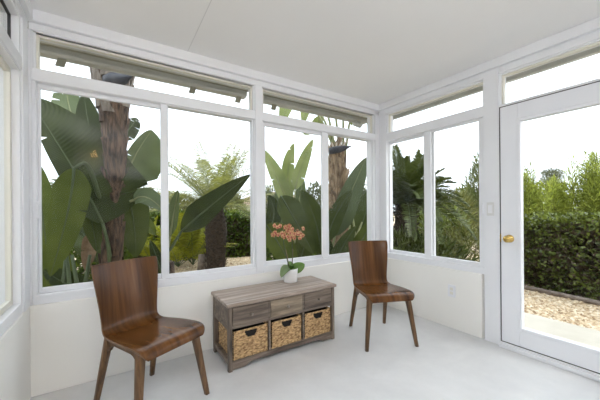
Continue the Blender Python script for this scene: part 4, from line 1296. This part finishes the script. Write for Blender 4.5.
# darker shrub mass below it
p = A(400, 262, 4.4); p.z = GZ
bush('dark_shrub', 'dense dark shrub filling the corner window below the cycad fronds', 'shrub', p, [(0, 0, .45, .7, .6, .5), (.5, -.2, .4, .6, .5, .45), (-.45, .3, .4, .6, .5, .45)], M_cycad, 4200, 0.13, 21, 0.6, 0.25, 0.7)
p = A(463, 268, 5.0); p.z = GZ
bush('round_shrub', 'greyish olive rounded shrub low beside the door post', 'shrub', p, [(0, 0, .5, .6, .5, .55), (.45, 0, .45, .5, .5, .45), (-.4, .2, .35, .4, .4, .4)], M_bush, 4500, 0.07, 22, 0.6, 0.3, 0.7)
p = A(440, 262, 6.6); p.z = GZ
bush('dark_shrub', 'dark shrub with drooping leaves between the cycad and the olive shrub', 'shrub', p, [(0, 0, .7, .7, .6, .7), (-.5, 0, .6, .6, .5, .6), (.5, .2, .5, .5, .5, .5)], M_hedged, 4200, 0.12, 23, 0.4, 0.3, 0.7)
p = A(457, 250, 8.0); p.z = GZ
bush('yucca', 'spiky olive-brown yucca standing behind the olive shrub', 'plant', p, [(0, 0, 1.1, .35, .35, .55), (.1, 0, .6, .3, .3, .4)], M_bush, 900, 0.32, 24, 0.8, 0.08, 0.5)
p = A(480, 250, 9.0); p.z = GZ
bush('feathery_conifer', 'slim grey-green conifer at the edge of the window beside the door post', 'tree', p, [(0, 0, 1.0, .55, .5, .9), (0, 0, 1.9, .38, .38, .75), (.05, 0, 2.5, .2, .2, .5)], M_feather2, 5200, 0.16, 25, 1.4, 0.12, 0.5, 0.6)

# ---- outside the door: hedge, feathery shrubs, edging
q0, q1 = onZ(521, 286, GZ), onZ(600, 303, GZ)
d = (q1 - q0).normalized(); nrm = Vector((-d.y, d.x, 0))
if nrm.dot(FW) < 0: nrm = -nrm
HL = 4.4
c = q0 + d * (HL / 2 - 0.25) + nrm * 0.55
hedge('privet_hedge', 'thick waist-high hedge of small dark leaves outside the door', c.x, c.y, math.atan2(d.y, d.x), HL, 1.1, 1.15, M_hedged, 24000, 0.06, 12)
e0 = q0 + d * -0.7 - nrm * 0.16; e1 = q0 + d * 4.2 - nrm * 0.16
m = MB(); m.tube([e0 + UP * 0.03, e0.lerp(e1, 0.3) + UP * 0.035, e0.lerp(e1, 0.6) + UP * 0.03, e1 + UP * 0.03], 0.035, 8)
tag(m.build('garden_edging', M_timber, smooth=True), 'low timber edging along the foot of the door hedge', 'edging')
# mulch strip
m = MB(); w_ = nrm * 0.7
a_, b_ = e0 + UP * 0.012, e1 + UP * 0.012
m.add([a_, b_, b_ + w_, a_ + w_, a_ - UP * .03, b_ - UP * .03, b_ + w_ - UP * .03, a_ + w_ - UP * .03], [(0, 1, 2, 3), (0, 4, 5, 1), (1, 5, 6, 2), (2, 6, 7, 3), (3, 7, 4, 0)])
tag(m.build('mulch_bed', M_mulch), 'dark reddish mulch bed under the door hedge', 'mulch', kind='stuff')

def sprays(name, label, cat, x, D, top_y, wpx, mat, n, seed, leaf=0.13, asp=0.14, group=None):
    """tall bush of upright feathery sprays"""
    p = A(x, 250, D); p.z = GZ
    ht = A(x, top_y, D).z - GZ
    r = PX_M(wpx, D)
    rr = random.Random(seed); bl = []
    for k in range(9):
        a = rr.uniform(0, 6.28); q = rr.uniform(0, r * 0.8); hh = ht * rr.uniform(0.75, 1.02)
        bl.append((q * math.cos(a), q * math.sin(a), hh * 0.55, r * 0.30, r * 0.30, hh * 0.42))
    bl.append((0, 0, ht * 0.6, r * .3, r * .3, ht * .4))
    return bush(name, label, cat, p, bl, mat, n, leaf, seed, 0.8, asp, 0.75, 0.8, 10, group)
sprays('feathery_shrub', 'bright green feathery shrub rising over the hedge beside the door stile', 'shrub', 530, 8.0, 163, 20, M_feather, 9000, 31)
sprays('feathery_shrub', 'lower bright green feathery shrub in the dip behind the hedge', 'shrub', 556, 8.4, 176, 20, M_feather, 9000, 32)
sprays('feathery_shrub', 'tallest bright green feathery shrub behind the hedge, toward the photo edge', 'shrub', 590, 7.6, 152, 24, M_feather, 11000, 33)
sprays('feathery_shrub', 'bright green feathery shrub partly beyond the photo edge at the door', 'shrub', 622, 7.2, 156, 22, M_feather, 5000, 34)
p = A(552, 230, 22); p.z = GZ
bush('distant_pine', 'small dark pine crown far off above the feathery shrubs', 'tree', p, [(0, 0, 3.9, .7, .7, .3), (.9, 0, 3.65, .5, .5, .25), (-.9, 0, 3.3, .55, .5, .25), (.2, 0, 3.0, .6, .6, .3)], M_far, 2500, 0.2, 35, 0.3, 0.2, 0.8, 0.8)

# ---- far garden seen through the back windows
p = A(246, 225, 20); p.z = GZ
hs = thing('distant_house', 'far white house with tan roof seen beside the window post', 'house', p, math.radians(-20))
m = MB(); m.box(-0.7, 5.0, 0, 5, 0, 1.7); m.build('wall', M_stucco, hs)
m = MB(); m.add([(-1.1, -.3, 1.65), (5.4, -.3, 1.65), (5.4, 5.3, 1.65), (-1.1, 5.3, 1.65), (1.2, 2.5, 2.7), (3.2, 2.5, 2.7)], [(0, 1, 5, 4), (1, 2, 5), (2, 3, 4, 5), (3, 0, 4), (3, 2, 1, 0)])
m.build('house_roof', mottled('tan_roof_tile', (0.36, 0.25, 0.18), (0.46, 0.34, 0.26), 12, 0.8), hs)
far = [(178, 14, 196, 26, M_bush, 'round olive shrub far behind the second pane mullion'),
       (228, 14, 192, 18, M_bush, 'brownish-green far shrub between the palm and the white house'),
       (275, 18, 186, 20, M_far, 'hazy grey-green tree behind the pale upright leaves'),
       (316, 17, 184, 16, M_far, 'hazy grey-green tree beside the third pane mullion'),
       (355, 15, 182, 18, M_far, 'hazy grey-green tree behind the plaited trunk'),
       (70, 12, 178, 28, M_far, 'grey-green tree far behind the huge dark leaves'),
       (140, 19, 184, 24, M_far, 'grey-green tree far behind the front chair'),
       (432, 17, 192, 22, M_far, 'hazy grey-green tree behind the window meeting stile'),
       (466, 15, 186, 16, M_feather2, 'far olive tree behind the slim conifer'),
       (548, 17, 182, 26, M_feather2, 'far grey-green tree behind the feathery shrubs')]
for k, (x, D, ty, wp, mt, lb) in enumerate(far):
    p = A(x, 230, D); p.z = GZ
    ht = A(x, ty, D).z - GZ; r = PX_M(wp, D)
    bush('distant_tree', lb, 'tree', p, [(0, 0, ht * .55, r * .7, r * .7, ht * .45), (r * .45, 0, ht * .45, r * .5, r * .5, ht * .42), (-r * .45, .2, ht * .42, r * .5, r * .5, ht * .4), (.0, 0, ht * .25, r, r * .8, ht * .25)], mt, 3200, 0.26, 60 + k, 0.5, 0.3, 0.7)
p = A(305, 262, 6.5); p.z = GZ
bush('dark_shrub', 'dark leafy shrub filling in behind the orchid clump', 'shrub', p, [(0, 0, .55, 1.0, .6, .55), (1.0, .1, .6, .9, .6, .6), (-.5, 0, .5, .7, .5, .5)], M_hedge, 5000, 0.13, 71, 0.5, 0.3, 0.7)
p = A(345, 262, 5.6); p.z = GZ
bush('dark_shrub', 'dark leafy shrub low behind the plaited trunk', 'shrub', p, [(0, 0, .5, .9, .6, .5), (.7, .0, .5, .7, .5, .5)], M_hedge, 4200, 0.13, 72, 0.5, 0.3, 0.7)
p = A(70, 262, 5.2); p.z = GZ
bush('dark_shrub', 'dark leafy shrub in shade behind the huge dark leaves', 'shrub', p, [(0, 0, .7, .8, .6, .7), (.45, 0, .5, .5, .5, .5), (-.8, 0, .6, .6, .5, .6)], M_hedge, 5000, 0.13, 73, 0.5, 0.3, 0.7)

hedge('tall_hedge', 'tall grey-green hedge outside the side window at the photo edge', XL - 2.3, -0.6, PI / 2, 7.5, 0.9, 1.9, M_feather2, 12000, 0.13, 81)
# ---- gutter with hanging brackets outside the back wall
gt = thing('rain_gutter', 'pale rain gutter along the eave outside the back windows', 'gutter', (-1.5, 0.5, 2.39))
m = MB(); L0, L1 = -2.3, 1.75
for (x0, x1) in ((L0, -0.06), (0.06, L1)):
    P = []
    for x in (x0, x1):
        P.append([(x, -0.06, 0.085), (x, -0.06, 0.012), (x, -0.045, 0.0), (x, 0.03, 0.0), (x, 0.05, 0.015), (x, 0.055, 0.06), (x, 0.045, 0.085), (x, 0.05, 0.09), (x, 0.06, 0.06), (x, 0.056, 0.01), (x, 0.03, -0.005), (x, -0.048, -0.005), (x, -0.066, 0.01), (x, -0.066, 0.085), (x, -0.06, 0.085)])
    m.grid(P)
m.build('trough', M_gutter, gt)
for x in (-1.60, -0.60, -0.13, 0.30):
    m = MB()
    m.add([(x - .025, -0.02, 0.005), (x + .03, -0.02, 0.005), (x + .01, -0.02, -0.065), (x - .045, -0.02, -0.065), (x - .025, 0.0, 0.005), (x + .03, 0.0, 0.005), (x + .01, 0.0, -0.065), (x - .045, 0.0, -0.065)],
          [(0, 1, 2, 3), (7, 6, 5, 4), (0, 4, 5, 1), (1, 5, 6, 2), (2, 6, 7, 3), (3, 7, 4, 0)])
    m.build('bracket', M_eave, gt)
m = MB(); m.tube([(1.55, -0.02, 0.03), (1.55, -0.03, -0.03), (1.56, -0.12, -0.075)], 0.042, 10); m.build('outlet_spout', M_gutter, gt, smooth=True)

# uplight added as indoor fill light, unseen behind the camera
fl = thing('fill_lamp', 'tall white uplight added as indoor fill, unseen behind the camera', 'fill light', (-2.75, -3.25, 0))
m = MB(); m.lathe([(0, 0), (0.15, 0), (0.15, 0.02), (0.03, 0.035), (0, 0.035)], n=28); m.build('base', M_frame, fl)
m = MB(); m.tube([(0, 0, 0.03), (0, 0, 1.62)], 0.013, 10); m.build('pole', M_frame, fl, smooth=True)
m = MB(); m.lathe([(0.02, 1.60), (0.06, 1.62), (0.15, 1.70), (0.165, 1.73), (0.158, 1.73), (0.14, 1.705), (0.05, 1.635), (0.0, 1.63)], n=28); m.build('lamp_shade', M_frame, fl, smooth=True)
ld = bpy.data.lights.new('uplight', 'AREA'); ld.shape = 'DISK'; ld.size = 0.24; ld.energy = 31; ld.color = (1, 0.98, 0.97); ld.spread = PI  # added fill, bounced off the ceiling
lo = bpy.data.objects.new('uplight', ld); COL.objects.link(lo); lo.parent = fl; lo.location = (0, 0, 1.735); lo.rotation_euler = (PI, 0, 0)

# warm wall lamp on the house wall behind the camera
lp = thing('wall_lamp', 'small warm wall lamp reflected as a dot in the first pane', 'lamp', (-3.05, YF, 2.16))
m = MB(); m.box(-0.05, 0.05, 0.0, 0.02, -0.07, 0.07); m.box(-0.012, 0.012, 0.02, 0.09, -0.012, 0.012); m.build('bracket', M_brass, lp)
mm, n_, p_, o_ = new_mat('lit_lamp_shade'); p_.inputs['Base Color'].default_value = (0.8, 0.6, 0.3, 1)
p_.inputs['Emission Color'].default_value = (1, 0.62, 0.22, 1); p_.inputs['Emission Strength'].default_value = 16
m = MB(); m.lathe([(0.0, 0.05), (0.03, 0.05), (0.05, 0.0), (0.055, -0.05), (0.0, -0.05)], (0, 0.10, 0), 20); m.build('lamp_shade', mm, lp, smooth=True)
